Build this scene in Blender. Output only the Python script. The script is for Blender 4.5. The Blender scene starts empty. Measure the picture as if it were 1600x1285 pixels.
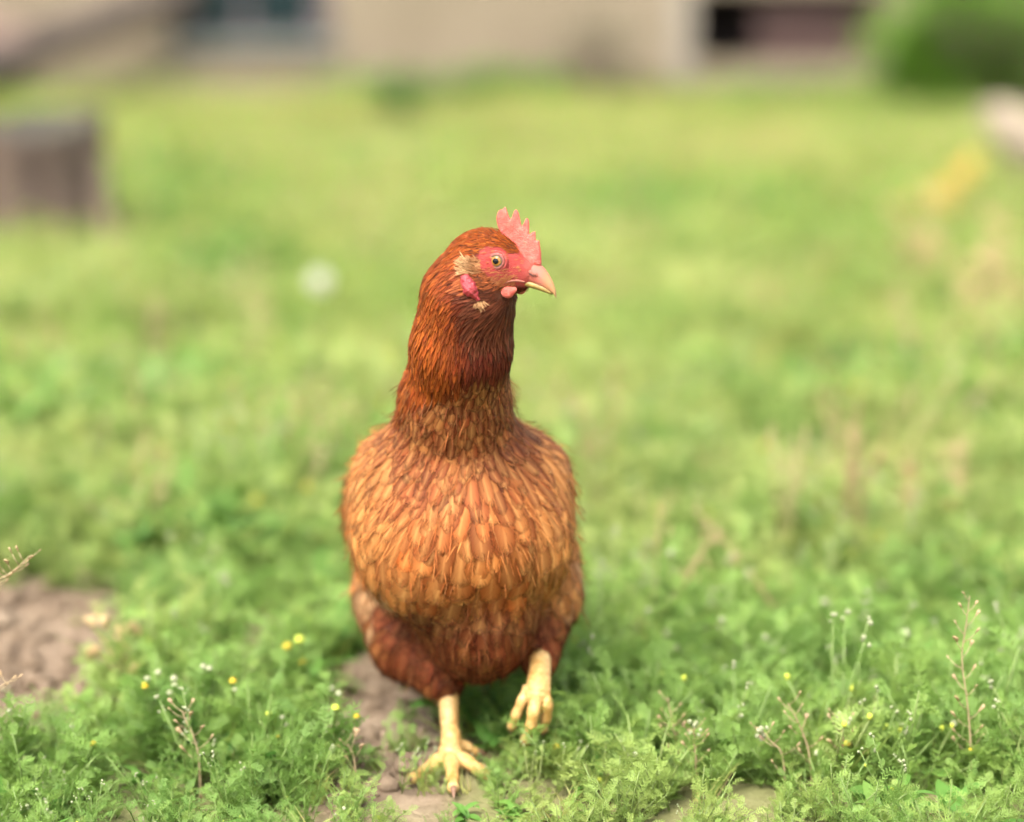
import bpy, bmesh, math
import numpy as np
from mathutils import Vector, Matrix

# ------------------------------------------------------------------ camera, sky, sun, exposure
scene = bpy.context.scene
col = scene.collection
FPX = 1600 * 85 / 36.0                 # focal length in photo pixels
CAM = np.array([0.0, -1.75, 0.585])
PITCH = math.radians(10.4)
UP = np.array([0, math.sin(PITCH), math.cos(PITCH)])
FWD = np.array([0, math.cos(PITCH), -math.sin(PITCH)])

cam_d = bpy.data.cameras.new("camera")
cam = bpy.data.objects.new("camera", cam_d); col.objects.link(cam)
cam.location = CAM
cam.rotation_euler = (math.pi / 2 - PITCH, 0, 0)
cam_d.lens = 85; cam_d.sensor_width = 36; cam_d.sensor_fit = 'HORIZONTAL'
cam_d.clip_start = 0.05; cam_d.clip_end = 600
cam_d.dof.use_dof = True
cam_d.dof.focus_distance = 1.660
cam_d.dof.aperture_fstop = 2.1
scene.camera = cam

SUN_EL, SUN_AZ = math.radians(54), math.radians(-28)     # azimuth measured from -Y (behind the camera) towards +X
world = bpy.data.worlds.new("World"); scene.world = world; world.use_nodes = True
wn = world.node_tree.nodes; wl = world.node_tree.links
bg = wn["Background"]
sky = wn.new("ShaderNodeTexSky"); sky.sky_type = 'NISHITA'; sky.sun_disc = False
sky.sun_elevation = SUN_EL
sun_dir = np.array([math.cos(SUN_EL) * math.sin(SUN_AZ), -math.cos(SUN_EL) * math.cos(SUN_AZ), math.sin(SUN_EL)])
sky.sun_rotation = math.atan2(sun_dir[0], sun_dir[1])
sky.air_density = 1.0; sky.dust_density = 4.0
hsv = wn.new("ShaderNodeHueSaturation"); hsv.inputs["Saturation"].default_value = 0.25   # thin overcast: whitened sky
wl.new(sky.outputs[0], hsv.inputs["Color"]); wl.new(hsv.outputs[0], bg.inputs["Color"])
bg.inputs["Strength"].default_value = 0.15
sl = bpy.data.lights.new("sun", 'SUN'); sl.energy = 1.25; sl.angle = math.radians(25); sl.color = (1.0, 0.93, 0.80)
sun = bpy.data.objects.new("sun", sl); col.objects.link(sun)
sun.rotation_euler = Vector(sun_dir).to_track_quat('Z', 'Y').to_euler()
sun.location = (-2, -3, 6)
scene.view_settings.view_transform = 'Standard'
scene.view_settings.look = 'None'
scene.view_settings.exposure = 2.15
scene.view_settings.gamma = 1.0
scene.render.engine = 'CYCLES'
scene.cycles.use_denoising = True
scene.cycles.max_bounces = 4; scene.cycles.diffuse_bounces = 2; scene.cycles.glossy_bounces = 2; scene.cycles.transmission_bounces = 3
scene.cycles.transparent_max_bounces = 24
scene.cycles.use_adaptive_sampling = True; scene.cycles.adaptive_threshold = 0.04; scene.cycles.adaptive_min_samples = 16
scene.cycles.caustics_reflective = False; scene.cycles.caustics_refractive = False

# ------------------------------------------------------------------ helpers
RNG = np.random.default_rng(11)

def at(px, py, Y):
    d = np.array([1, 0, 0]) * (px - 800) / FPX + UP * (642.5 - py) / FPX + FWD
    t = (Y - CAM[1]) / d[1]
    return CAM + d * t

def gp(px, py, z=0.0):
    d = np.array([1, 0, 0]) * (px - 800) / FPX + UP * (642.5 - py) / FPX + FWD
    t = (z - CAM[2]) / d[2]
    return CAM + d * t

def project(p):
    q = np.asarray(p) - CAM
    dep = q @ FWD
    return 800 + FPX * q[..., 0] / dep, 642.5 - FPX * (q @ UP) / dep

def nrm(v):
    v = np.asarray(v, float)
    return v / np.maximum(np.linalg.norm(v, axis=-1, keepdims=True), 1e-9)

def sstep(x, a, b):
    t = np.clip((np.asarray(x, float) - a) / (b - a), 0, 1)
    return t * t * (3 - 2 * t)

def mesh_of(name, v, f, smooth=True):
    me = bpy.data.meshes.new(name)
    me.from_pydata(np.asarray(v, float).tolist(), [], [list(map(int, q)) for q in f])
    if smooth:
        me.polygons.foreach_set("use_smooth", [True] * len(me.polygons))
    me.update()
    return me

def link(name, me, mat=None, parent=None):
    o = bpy.data.objects.new(name, me); col.objects.link(o)
    if mat is not None and me is not None:
        me.materials.clear()
        me.materials.append(mat)
    if parent is not None:
        o.parent = parent
    return o

def empty(name, loc, label, cat, group=None):
    o = bpy.data.objects.new(name, None); col.objects.link(o)
    o.location = loc; o.empty_display_size = 0.05
    o["label"] = label; o["category"] = cat
    if group: o["group"] = group
    return o

def child(name, v, f, mat, root, smooth=True):
    """mesh given in world coordinates, parented under a root (Empty or part) that may be offset"""
    v = np.asarray(v, float)
    base = np.zeros(3); r = root
    while r is not None:
        base = base + np.array(r.location); r = r.parent
    return link(name, mesh_of(name, v - base, f, smooth), mat, root)

class MB:
    """collects geometry"""
    def __init__(s): s.v = []; s.f = []; s.n = 0
    def add(s, v, f):
        v = np.asarray(v, float)
        s.v.append(v); s.f += [[int(i) + s.n for i in q] for q in f]; s.n += len(v)
        return s
    def box(s, lo, hi):
        x0, y0, z0 = lo; x1, y1, z1 = hi
        v = [(x0,y0,z0),(x1,y0,z0),(x1,y1,z0),(x0,y1,z0),(x0,y0,z1),(x1,y0,z1),(x1,y1,z1),(x0,y1,z1)]
        return s.add(v, [(0,3,2,1),(4,5,6,7),(0,1,5,4),(1,2,6,5),(2,3,7,6),(3,0,4,7)])
    def tube(s, pts, rad, n=8, sub=1, jit=0):
        pts = np.asarray(pts, float); rad = np.broadcast_to(np.asarray(rad, float), (len(pts),)).copy()
        if sub > 1: pts, rad = catmull(pts, rad, sub)
        m = len(pts)
        tan = nrm(np.gradient(pts, axis=0))
        ref = np.array([0.0, 0, 1]) if abs(tan[0, 2]) < 0.9 else np.array([1.0, 0, 0])
        a = nrm(np.cross(tan[0], ref)); vs = []
        for i in range(m):
            a = nrm(a - tan[i] * (a @ tan[i])); b = np.cross(tan[i], a)
            th = np.arange(n) * 2 * math.pi / n
            r = rad[i] * (1 + (RNG.normal(0, jit, n) if jit else 0))
            vs.append(pts[i] + (np.cos(th) * r)[:, None] * a + (np.sin(th) * r)[:, None] * b)
        v = np.concatenate(vs); f = []
        for i in range(m - 1):
            for k in range(n):
                f.append((i*n+k, i*n+(k+1) % n, (i+1)*n+(k+1) % n, (i+1)*n+k))
        f.append(tuple(range(n))[::-1]); f.append(tuple((m-1)*n + k for k in range(n)))
        return s.add(v, f)
    def ball(s, c, r, nu=10, nv=7, ax=None):
        r = np.broadcast_to(np.asarray(r, float), (3,)); v = []; f = []
        for i in range(nv + 1):
            ph = math.pi * i / nv
            for k in range(nu):
                th = 2 * math.pi * k / nu
                v.append((math.sin(ph)*math.cos(th)*r[0], math.sin(ph)*math.sin(th)*r[1], math.cos(ph)*r[2]))
        v = np.array(v)
        if ax is not None: v = v @ np.asarray(ax)
        for i in range(nv):
            for k in range(nu):
                f.append((i*nu+k, (i+1)*nu+k, (i+1)*nu+(k+1) % nu, i*nu+(k+1) % nu))
        return s.add(v + np.asarray(c), f)
    def build(s, name, mat, root, smooth=True):
        return child(name, np.concatenate(s.v), s.f, mat, root, smooth)
    def mesh(s, name, smooth=True):
        return mesh_of(name, np.concatenate(s.v), s.f, smooth)

def catmull(P, R, sub):
    P = np.asarray(P, float); n = len(P)
    Pe = np.vstack([2*P[0]-P[1], P, 2*P[-1]-P[-2]]); Re = np.concatenate([[R[0]], R, [R[-1]]])
    out = []; ro = []
    for i in range(n - 1):
        for k in range(sub):
            t = k / sub
            p0, p1, p2, p3 = Pe[i:i+4]
            out.append(0.5*((2*p1)+(-p0+p2)*t+(2*p0-5*p1+4*p2-p3)*t*t+(-p0+3*p1-3*p2+p3)*t**3))
            ro.append(Re[i+1]*(1-t)+Re[i+2]*t)
    out.append(P[-1]); ro.append(R[-1])
    return np.array(out), np.array(ro)

def surfnet(fun, lo, hi, h):
    """surface-nets mesh of the zero set of fun over a box"""
    lo = np.asarray(lo, float); hi = np.asarray(hi, float)
    n = np.ceil((hi - lo) / h).astype(int) + 1
    ax = [lo[i] + np.arange(n[i]) * h for i in range(3)]
    val = np.empty(n, np.float32)
    yy, zz = np.meshgrid(ax[1], ax[2], indexing='ij')
    for i in range(n[0]):
        p = np.stack([np.full(yy.size, ax[0][i]), yy.ravel(), zz.ravel()], 1)
        val[i] = fun(p).reshape(n[1], n[2])
    s = val < 0
    cs = np.zeros(n - 1, int)
    for a in (0, 1):
        for b in (0, 1):
            for c in (0, 1):
                cs += s[a:n[0]-1+a, b:n[1]-1+b, c:n[2]-1+c]
    cell = np.argwhere((cs > 0) & (cs < 8))
    idx = -np.ones(n - 1, int); idx[tuple(cell.T)] = np.arange(len(cell))
    acc = np.zeros((len(cell), 3)); cnt = np.zeros(len(cell))
    corners = [(a, b, c) for a in (0, 1) for b in (0, 1) for c in (0, 1)]
    for c0 in corners:
        for k in range(3):
            if c0[k]: continue
            c1 = list(c0); c1[k] = 1
            v0 = val[tuple((cell + c0).T)]; v1 = val[tuple((cell + c1).T)]
            m = (v0 < 0) != (v1 < 0)
            t = np.where(m, v0 / np.where(m, v0 - v1, 1), 0)
            p = np.array(c0)[None] + t[:, None] * np.eye(3)[k]
            acc += p * m[:, None]; cnt += m
    V = lo + (cell + acc / cnt[:, None]) * h
    F = []
    for k in range(3):
        a, b = (k + 1) % 3, (k + 2) % 3
        sl0 = [slice(None)] * 3; sl1 = [slice(None)] * 3
        sl0[k] = slice(0, n[k]-1); sl1[k] = slice(1, n[k])
        ed = np.argwhere(s[tuple(sl0)] != s[tuple(sl1)])
        ed = ed[(ed[:, a] > 0) & (ed[:, b] > 0) & (ed[:, a] < n[a]-1) & (ed[:, b] < n[b]-1)]
        ea = np.eye(3, dtype=int)[a]; eb = np.eye(3, dtype=int)[b]
        q = np.stack([idx[tuple((ed - ea - eb).T)], idx[tuple((ed - eb).T)], idx[tuple(ed.T)], idx[tuple((ed - ea).T)]], 1)
        flip = ~s[tuple(ed.T)]
        q[flip] = q[flip][:, ::-1]
        F.append(q)
    return V, np.concatenate(F)

# ------------------------------------------------------------------ materials
def material(name):
    m = bpy.data.materials.new(name); m.use_nodes = True
    nt = m.node_tree
    return m, nt.nodes, nt.links, nt.nodes["Principled BSDF"]

def noise(N, L, vec, scale, detail=4.0, rough=0.55):
    n = N.new("ShaderNodeTexNoise"); n.inputs["Scale"].default_value = scale
    n.inputs["Detail"].default_value = detail; n.inputs["Roughness"].default_value = rough
    if vec is not None: L.new(vec, n.inputs["Vector"])
    return n.outputs["Fac"]

def ramp(N, L, fac, stops):
    r = N.new("ShaderNodeValToRGB"); e = r.color_ramp.elements
    while len(e) < len(stops): e.new(0.5)
    for k, (p, c) in enumerate(stops):
        e[k].position = p; e[k].color = (*c, 1)
    L.new(fac, r.inputs["Fac"])
    return r.outputs["Color"]

def maths(N, L, op, a, b=None, c=None, clamp=False):
    n = N.new("ShaderNodeMath"); n.operation = op; n.use_clamp = clamp
    for k, x in enumerate((a, b, c)):
        if x is None: continue
        if isinstance(x, (int, float)): n.inputs[k].default_value = x
        else: L.new(x, n.inputs[k])
    return n.outputs[0]

def mixc(N, L, fac, a, b, mode='MIX'):
    n = N.new("ShaderNodeMix"); n.data_type = 'RGBA'; n.blend_type = mode
    for s, x in ((n.inputs["Factor"], fac), (n.inputs["A"], a), (n.inputs["B"], b)) if False else ((n.inputs[0], fac), (n.inputs[6], a), (n.inputs[7], b)):
        if isinstance(x, (int, float)): s.default_value = x
        elif isinstance(x, tuple): s.default_value = (*x, 1)
        else: L.new(x, s)
    return n.outputs[2]

def bump(N, L, bsdf, height, strength=0.4, dist=0.002):
    b = N.new("ShaderNodeBump"); b.inputs["Strength"].default_value = strength; b.inputs["Distance"].default_value = dist
    L.new(height, b.inputs["Height"]); L.new(b.outputs[0], bsdf.inputs["Normal"])

def mottled(name, c1, c2, scale, rough=0.8, bscale=None, bdist=0.004, bstr=0.5, stretch=None):
    m, N, L, B = material(name)
    g = N.new("ShaderNodeNewGeometry"); vec = g.outputs["Position"]
    if stretch:
        mp = N.new("ShaderNodeMapping"); mp.inputs["Scale"].default_value = stretch; L.new(vec, mp.inputs["Vector"]); vec = mp.outputs[0]
    f = noise(N, L, vec, scale, 6)
    L.new(ramp(N, L, f, [(0.3, c1), (0.7, c2)]), B.inputs["Base Color"])
    B.inputs["Roughness"].default_value = rough
    if bscale: bump(N, L, B, noise(N, L, vec, bscale, 6), bstr, bdist)
    return m

def leafmat(name, ca, cb, cdry, trans=0.35, scale=1.2, rough=0.55, dry=(0.55, 0.75)):
    """leaf: colour drifts over the ground with patches of drier growth; part of the light comes through"""
    m, N, L, B = material(name)
    g = N.new("ShaderNodeNewGeometry"); pos = g.outputs["Position"]
    oi = N.new("ShaderNodeObjectInfo")
    f = noise(N, L, pos, scale, 3)
    f2 = maths(N, L, 'MULTIPLY_ADD', oi.outputs["Random"], 0.35, maths(N, L, 'MULTIPLY', f, 0.85))
    c = ramp(N, L, f2, [(0.35, ca), (0.75, cb)])
    fd = noise(N, L, pos, scale * 0.55, 3)
    fd2 = maths(N, L, 'ADD', fd, maths(N, L, 'MULTIPLY_ADD', oi.outputs["Random"], 0.16, -0.08))
    mr = N.new("ShaderNodeMapRange"); mr.inputs[1].default_value = dry[0]; mr.inputs[2].default_value = dry[1]; L.new(fd2, mr.inputs[0])
    c = mixc(N, L, mr.outputs[0], c, cdry)
    L.new(c, B.inputs["Base Color"]); B.inputs["Roughness"].default_value = rough
    B.inputs["Specular IOR Level"].default_value = 0.35
    t = N.new("ShaderNodeBsdfTranslucent"); L.new(c, t.inputs["Color"])
    mx = N.new("ShaderNodeMixShader"); mx.inputs[0].default_value = trans
    out = N["Material Output"]
    L.new(B.outputs[0], mx.inputs[1]); L.new(t.outputs[0], mx.inputs[2]); L.new(mx.outputs[0], out.inputs["Surface"])
    return m

def plain(name, c, rough=0.5, spec=0.5, var=0.15, scale=60, sss=0.0):
    m, N, L, B = material(name)
    g = N.new("ShaderNodeNewGeometry")
    f = noise(N, L, g.outputs["Position"], scale, 4)
    lo = tuple(x * (1 - var) for x in c); hi = tuple(min(1, x * (1 + var)) for x in c)
    L.new(ramp(N, L, f, [(0.3, lo), (0.7, hi)]), B.inputs["Base Color"])
    B.inputs["Roughness"].default_value = rough; B.inputs["Specular IOR Level"].default_value = spec
    if sss:
        B.inputs["Subsurface Weight"].default_value = sss; B.inputs["Subsurface Radius"].default_value = (0.004, 0.0012, 0.0008); B.inputs["Subsurface Scale"].default_value = 1.0
    return m
# ------------------------------------------------------------------ ground
def hash_noise(x, y, s, seed=0):
    """smooth value noise on the ground plane (numpy)"""
    x = np.asarray(x, float) * s; y = np.asarray(y, float) * s
    def h(i, j):
        v = np.sin(i * 127.1 + j * 311.7 + seed * 74.7) * 43758.5453
        return v - np.floor(v)
    i = np.floor(x); j = np.floor(y); u = x - i; v = y - j
    u = u * u * (3 - 2 * u); v = v * v * (3 - 2 * v)
    return (h(i, j) * (1 - u) + h(i + 1, j) * u) * (1 - v) + (h(i, j + 1) * (1 - u) + h(i + 1, j + 1) * u) * v

# bare patches of soil: (photo px, py of centre, half width px, half height px)
BARE_PX = [(5, 1040, 165, 118), (588, 1142, 88, 95), (400, 1015, 55, 48), (105, 1115, 50, 40), (455, 1140, 28, 45), (560, 232, 150, 22), (1235, 985, 30, 10), (690, 172, 90, 10)]
BARE = []
for px, py, hw, hh in BARE_PX:
    c = gp(px, py); a = gp(px, py + hh); b = gp(px, py - hh)
    BARE.append((c[0], (a[1] + b[1]) / 2, hw * (c[1] - CAM[1]) / FPX, (b[1] - a[1]) / 2))
def bare(x, y):
    """below 0 inside a bare patch"""
    d = np.full(np.shape(x), 9.0)
    for cx, cy, rx, ry in BARE:
        d = np.minimum(d, np.hypot((x - cx) / rx, (y - cy) / ry) - 1)
    return d + (hash_noise(x, y, 22, 3) - 0.5) * 0.9

m_soil, N, L, B = material("dry_soil")
g_ = N.new("ShaderNodeNewGeometry"); pos = g_.outputs["Position"]
f1 = noise(N, L, pos, 9, 8, 0.62); f2 = noise(N, L, pos, 90, 6, 0.6)
c_ = ramp(N, L, f1, [(0.3, (0.110, 0.078, 0.054)), (0.5, (0.175, 0.128, 0.088)), (0.7, (0.235, 0.178, 0.125))])
c_ = mixc(N, L, 0.5, c_, ramp(N, L, f2, [(0.3, (0.55, 0.5, 0.48)), (0.65, (1.25, 1.25, 1.25))]), 'MULTIPLY')
ga_ = N.new("ShaderNodeAttribute"); ga_.attribute_name = "turf"
f3 = noise(N, L, pos, 2.2, 6, 0.6)
c_ = mixc(N, L, ga_.outputs["Fac"], c_, ramp(N, L, f3, [(0.3, (0.075, 0.120, 0.026)), (0.55, (0.125, 0.160, 0.040)), (0.75, (0.185, 0.185, 0.070))]))
L.new(c_, B.inputs["Base Color"]); B.inputs["Roughness"].default_value = 0.95; B.inputs["Specular IOR Level"].default_value = 0.1
bump(N, L, B, maths(N, L, 'ADD', f1, f2), 0.8, 0.006)

gx = np.concatenate([[-160, -80, -40, -20, -10, -6], np.linspace(-3.6, -1.0, 40), np.linspace(-0.97, 0.97, 130), np.linspace(1.0, 3.6, 40), [6, 10, 20, 40, 80, 160]])
gy = np.concatenate([[-120, -60, -30, -15, -8, -4, -2.5, -1.2], np.linspace(-0.6, 1.2, 130), np.linspace(1.23, 13, 120), [16, 22, 35, 60, 110, 200]])
X, Y = np.meshgrid(gx, gy, indexing='ij')
def ground_z(x, y):
    near = np.exp(-(np.maximum(np.hypot(x, y - 3) - 9, 0) / 4) ** 2)
    z = (hash_noise(x, y, 2.3, 1) - 0.5) * 0.020 + (hash_noise(x, y, 9, 2) - 0.5) * 0.008 + (hash_noise(x, y, 34, 5) - 0.5) * 0.006 * (np.abs(x) < 1.2)
    flat = np.exp(-((np.hypot(x + 0.045, y + 0.03)) / 0.10) ** 2)
    return z * near * (1 - flat) - 0.002
Zg = ground_z(X, Y)
nxg, nyg = X.shape
gv = np.stack([X.ravel(), Y.ravel(), Zg.ravel()], 1)
gi = np.arange(nxg * nyg).reshape(nxg, nyg)
gf = np.stack([gi[:-1, :-1].ravel(), gi[1:, :-1].ravel(), gi[1:, 1:].ravel(), gi[:-1, 1:].ravel()], 1)
gnd = link("ground", mesh_of("ground", gv, gf), m_soil); gnd["kind"] = "structure"
gb = np.maximum(sstep(bare(gv[:, 0], gv[:, 1]), 0.15, 0.8) * 0.55, sstep(np.hypot(gv[:, 0], gv[:, 1] - 1.5), 2.5, 5.0) * 0.92)   # turf litter and, further out, close grass
ta = gnd.data.attributes.new("turf", 'FLOAT', 'POINT'); ta.data.foreach_set("value", gb.astype(np.float32))

# ------------------------------------------------------------------ the building behind
WY = 9.3
def wx(px): return at(px, 60, WY)[0]
def wz(py): return at(800, py, WY)[2]
m_plaster = mottled("beige_plaster", (0.128, 0.099, 0.063), (0.178, 0.140, 0.095), 1.6, 0.9, 30, 0.006, 0.5)
m_plinth = mottled("grey_plinth", (0.095, 0.072, 0.053), (0.135, 0.105, 0.08), 3.0, 0.9, 20, 0.01, 0.6)
m_frame = mottled("dark_window_paint", (0.030, 0.022, 0.025), (0.060, 0.045, 0.048), 6, 0.6)
m_sill = mottled("teal_grey_sill", (0.085, 0.105, 0.095), (0.12, 0.14, 0.125), 4, 0.7)
m_glass, N, L, B = material("dim_window_glass")
B.inputs["Base Color"].default_value = (0.008, 0.016, 0.017, 1); B.inputs["Roughness"].default_value = 0.2; B.inputs["Specular IOR Level"].default_value = 0.12
m_roof = mottled("old_roof_sheet", (0.10, 0.085, 0.075), (0.18, 0.15, 0.13), 3, 0.9)
m_plank = mottled("red_brown_planks", (0.024, 0.010, 0.008), (0.050, 0.021, 0.016), 5, 0.8, 60, 0.003, 0.5, (1, 1, 6))
m_void = mottled("opening_darkness", (0.018, 0.011, 0.012), (0.030, 0.020, 0.020), 5, 0.9)  # near-black tone puts the darkness of the open recess into the colour
m_jamb = mottled("pale_jamb", (0.15, 0.13, 0.10), (0.20, 0.17, 0.135), 5, 0.85)

HX0, HX1 = -5.2, 5.2; HZ = 2.7; TH = 0.35
win = (wx(268), wx(520), wz(62), 1.15)
opn = (wx(1084), wx(1378), wz(98), wz(-20))
house = empty("house", (0, WY, 0), "long low beige plastered building across the far end of the yard", "building")
mb = MB()
ys = (WY, WY + TH)
def wallbox(x0, x1, z0, z1): mb.box((x0, ys[0], z0), (x1, ys[1], z1))
wallbox(HX0, win[0], -0.1, HZ); wallbox(win[0], win[1], -0.1, win[2]); wallbox(win[0], win[1], win[3], HZ)
wallbox(win[1], opn[0], -0.1, HZ); wallbox(opn[0], opn[1], -0.1, opn[2]); wallbox(opn[0], opn[1], opn[3], HZ); wallbox(opn[1], HX1, -0.1, HZ)
mb.box((HX0, WY + 5, -0.1), (HX1, WY + 5 + TH, HZ)); mb.box((HX0, WY + TH, -0.1), (HX0 + TH, WY + 5, HZ)); mb.box((HX1 - TH, WY + TH, -0.1), (HX1, WY + 5, HZ))
mb.build("wall", m_plaster, house, False)
mb = MB(); mb.box((wx(522), WY - 0.05, -0.1), (wx(1058), WY - 0.002, 0.09)); mb.build("plinth", m_plinth, house, False)
mb = MB()
mb.add([(HX0-.4, WY-.5, HZ-.05), (HX1+.4, WY-.5, HZ-.05), (HX1+.4, WY+2.7, HZ+1.5), (HX0-.4, WY+2.7, HZ+1.5), (HX0-.4, WY+5.9, HZ-.05), (HX1+.4, WY+5.9, HZ-.05),
        (HX0-.4, WY-.5, HZ+.02), (HX1+.4, WY-.5, HZ+.02), (HX1+.4, WY+2.7, HZ+1.57), (HX0-.4, WY+2.7, HZ+1.57), (HX0-.4, WY+5.9, HZ+.02), (HX1+.4, WY+5.9, HZ+.02)],
       [(0,3,2,1), (3,4,5,2), (6,7,8,9), (9,8,11,10), (0,1,7,6), (4,10,11,5), (0,6,9,3), (3,9,10,4), (1,2,8,7), (2,5,11,8)])
mb.build("roof", m_roof, house, False)
# window: frame, two panes, sill
fw = 0.075; yf = WY + 0.06
mb = MB(); a0, a1, z0, z1 = win
mb.box((a0, yf, z0), (a0 + fw, yf + 0.07, z1)); mb.box((a1 - fw * 1.3, yf, z0), (a1, yf + 0.07, z1))
mb.box((a0 + fw, yf, z0), (a1 - fw * 1.3, yf + 0.07, z0 + 0.03)); mb.box((a0 + fw, yf, z1 - fw), (a1 - fw * 1.3, yf + 0.07, z1))
xm = a0 + (a1 - a0) * 0.42
mb.box((xm, yf, z0 + 0.03), (xm + 0.045, yf + 0.07, z1 - fw))
wnd = mb.build("window", m_frame, house, False)
for p0, p1 in ((a0 + fw, xm), (xm + 0.045, a1 - fw * 1.3)):
    mb = MB(); mb.box((p0, yf + 0.03, z0 + 0.03), (p1, yf + 0.036, z1 - fw)); mb.build("pane", m_glass, wnd, False)
mb = MB(); mb.box((a0 - 0.02, WY - 0.05, z0 - 0.035), (a1 + 0.02, yf - 0.002, z0 - 0.002)); mb.build("sill", m_sill, wnd, False)
# low opening with boards
mb = MB(); o0, o1, z0, z1 = opn
mb.box((o0, WY + TH + 0.25, z0), (o1, WY + TH + 0.30, z1)); mb.build("opening_back", m_void, house, False)
mb = MB(); mb.box((o0 - 0.10, WY - 0.012, -0.05), (o0 - 0.002, WY + 0.05 - 0.06, z1 + 0.02)); mb.build("jamb", m_jamb, house, False)
nb = 5; bx0 = o0 + (o1 - o0) * 0.34
for k in range(nb):
    w_ = (o1 - bx0) / nb
    mb = MB(); mb.box((bx0 + k * w_ + 0.004, WY + 0.10 + 0.008 * (k % 2), z0), (bx0 + (k + 1) * w_ - 0.004, WY + 0.13 + 0.008 * (k % 2), z1 - 0.002))
    mb.build("plank", m_plank, house, False)

# ------------------------------------------------------------------ stump, pole, logs, pale stone
m_bark = mottled("weathered_bark", (0.014, 0.009, 0.007), (0.120, 0.080, 0.055), 5, 0.95, 40, 0.012, 0.9, (1.6, 1.6, 0.45))
m_cut = mottled("grey_cut_wood", (0.11, 0.085, 0.060), (0.17, 0.14, 0.095), 14, 0.9, 60, 0.003, 0.5)
m_moss = mottled("dark_rotten_wood", (0.018, 0.014, 0.010), (0.048, 0.042, 0.022), 14, 0.95, 60, 0.003, 0.5)
def stump(name, c, R, H, label, seed):
    root = empty(name, (c[0], c[1], 0), label, "stump")
    rg = np.random.default_rng(seed); n = 56; lv = np.linspace(-0.03, H, 14); v = []; f = []
    ph = rg.uniform(0, 6.28, 9)
    for i, z in enumerate(lv):
        fl = 1 + 0.38 * np.exp(-(z + 0.03) / 0.07)
        for k in range(n):
            t = 2*math.pi*k/n
            rr_ = R * (1 + (fl - 1) * (0.5 + 0.5 * math.cos(5*t + ph[0])) + 0.05*math.sin(3*t + ph[1]) + 0.035*math.sin(11*t + ph[2] + z*3) + 0.03*math.sin(23*t + ph[3] + z*6) + 0.02*rg.normal())
            v.append((c[0] + rr_*math.cos(t), c[1] + rr_*math.sin(t), z + (0.02*math.sin(2*t + ph[4]) if i == len(lv)-1 else 0)))
    for i in range(len(lv)-1):
        for k in range(n): f.append((i*n+k, i*n+(k+1) % n, (i+1)*n+(k+1) % n, (i+1)*n+k))
    child("bark", v, f, m_bark, root)
    top = [v[(len(lv)-1)*n + k] for k in range(n)]
    tv = [(c[0] + (p[0]-c[0])*s_, c[1] + (p[1]-c[1])*s_, p[2] + 0.004*(1-s_)) for s_ in (0.995, 0.6, 0.2) for p in top]
    tf = [(j*n+k, j*n+(k+1) % n, (j+1)*n+(k+1) % n, (j+1)*n+k) for j in range(2) for k in range(n)] + [tuple(2*n+k for k in range(n))]
    child("cut_face", tv, tf, m_moss, root)
    return root
sc_ = gp(15, 384)
ST = stump("tree_stump", sc_, 0.205, 0.262, "old grey brown tree stump at the left edge of the grass", 5)
# split slab of bark still standing at its side
mb = MB(); q0 = gp(158, 388); q1 = at(142, 235, q0[1] + 0.03)
mb.tube([q0 - np.array([0, 0, 0.03]), (q0*0.6 + q1*0.4), q1], [0.040, 0.030, 0.026], 10, sub=5, jit=0.10)
mb.build("bark_slab", mottled("pale_bark", (0.13, 0.09, 0.065), (0.21, 0.155, 0.11), 12, 0.95, 60, 0.006, 0.7, (1, 1, 0.3)), ST)

m_grey = mottled("weathered_pole", (0.035, 0.025, 0.020), (0.070, 0.052, 0.040), 10, 0.9, 50, 0.004, 0.6, (1, 1, 0.4))
b0 = gp(-165, 168); b1 = at(310, -22, WY - 0.06)
pr = empty("leaning_pole", (b0[0], b0[1], 0), "long weathered pole leaning against the wall left of the window", "pole")
mb = MB(); dd = (b1 - b0); mb.tube([b0 - dd*0.02, b0 + dd*0.35 + np.array([0, 0, 0.02]), b0 + dd*0.7 + np.array([0, 0, 0.01]), b1], [0.090, 0.085, 0.080, 0.070], 12, sub=5, jit=0.04)
mb.build("shaft", m_grey, pr)
mb = MB(); k0 = b0 + dd*0.45; mb.tube([k0, k0 + np.array([0.05, -0.03, 0.16])], [0.022, 0.014], 8, sub=3); mb.build("branch_stub", m_grey, pr)
m_log = mottled("brown_log_bark", (0.075, 0.045, 0.038), (0.20, 0.135, 0.105), 8, 0.95, 40, 0.01, 0.9)
for (px, py, r, dz, lab) in ((-40, 166, 0.11, 0.0, "lower brown log lying by the foot of the leaning pole"), (-25, 166, 0.095, 0.17, "upper brown log stacked by the foot of the leaning pole")):
    c = gp(px, py); c = np.array([c[0], c[1] + 0.25, r + dz])
    lr = empty("log", (c[0], c[1], 0), lab, "log", "logs by the pole")
    mb = MB(); mb.tube([c + np.array([-0.55, 0.12, 0]), c + np.array([-0.1, 0, 0.005]), c + np.array([0.16, -0.05, 0])], [r, r*0.97, r*0.92], 18, sub=4, jit=0.03); mb.build("bark", m_log, lr)
    e = c + np.array([0.163, -0.051, 0]); mb = MB(); mb.ball(e, (0.004, r*0.86, r*0.86), 18, 10); mb.build("cut_face", m_cut, lr)

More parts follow.
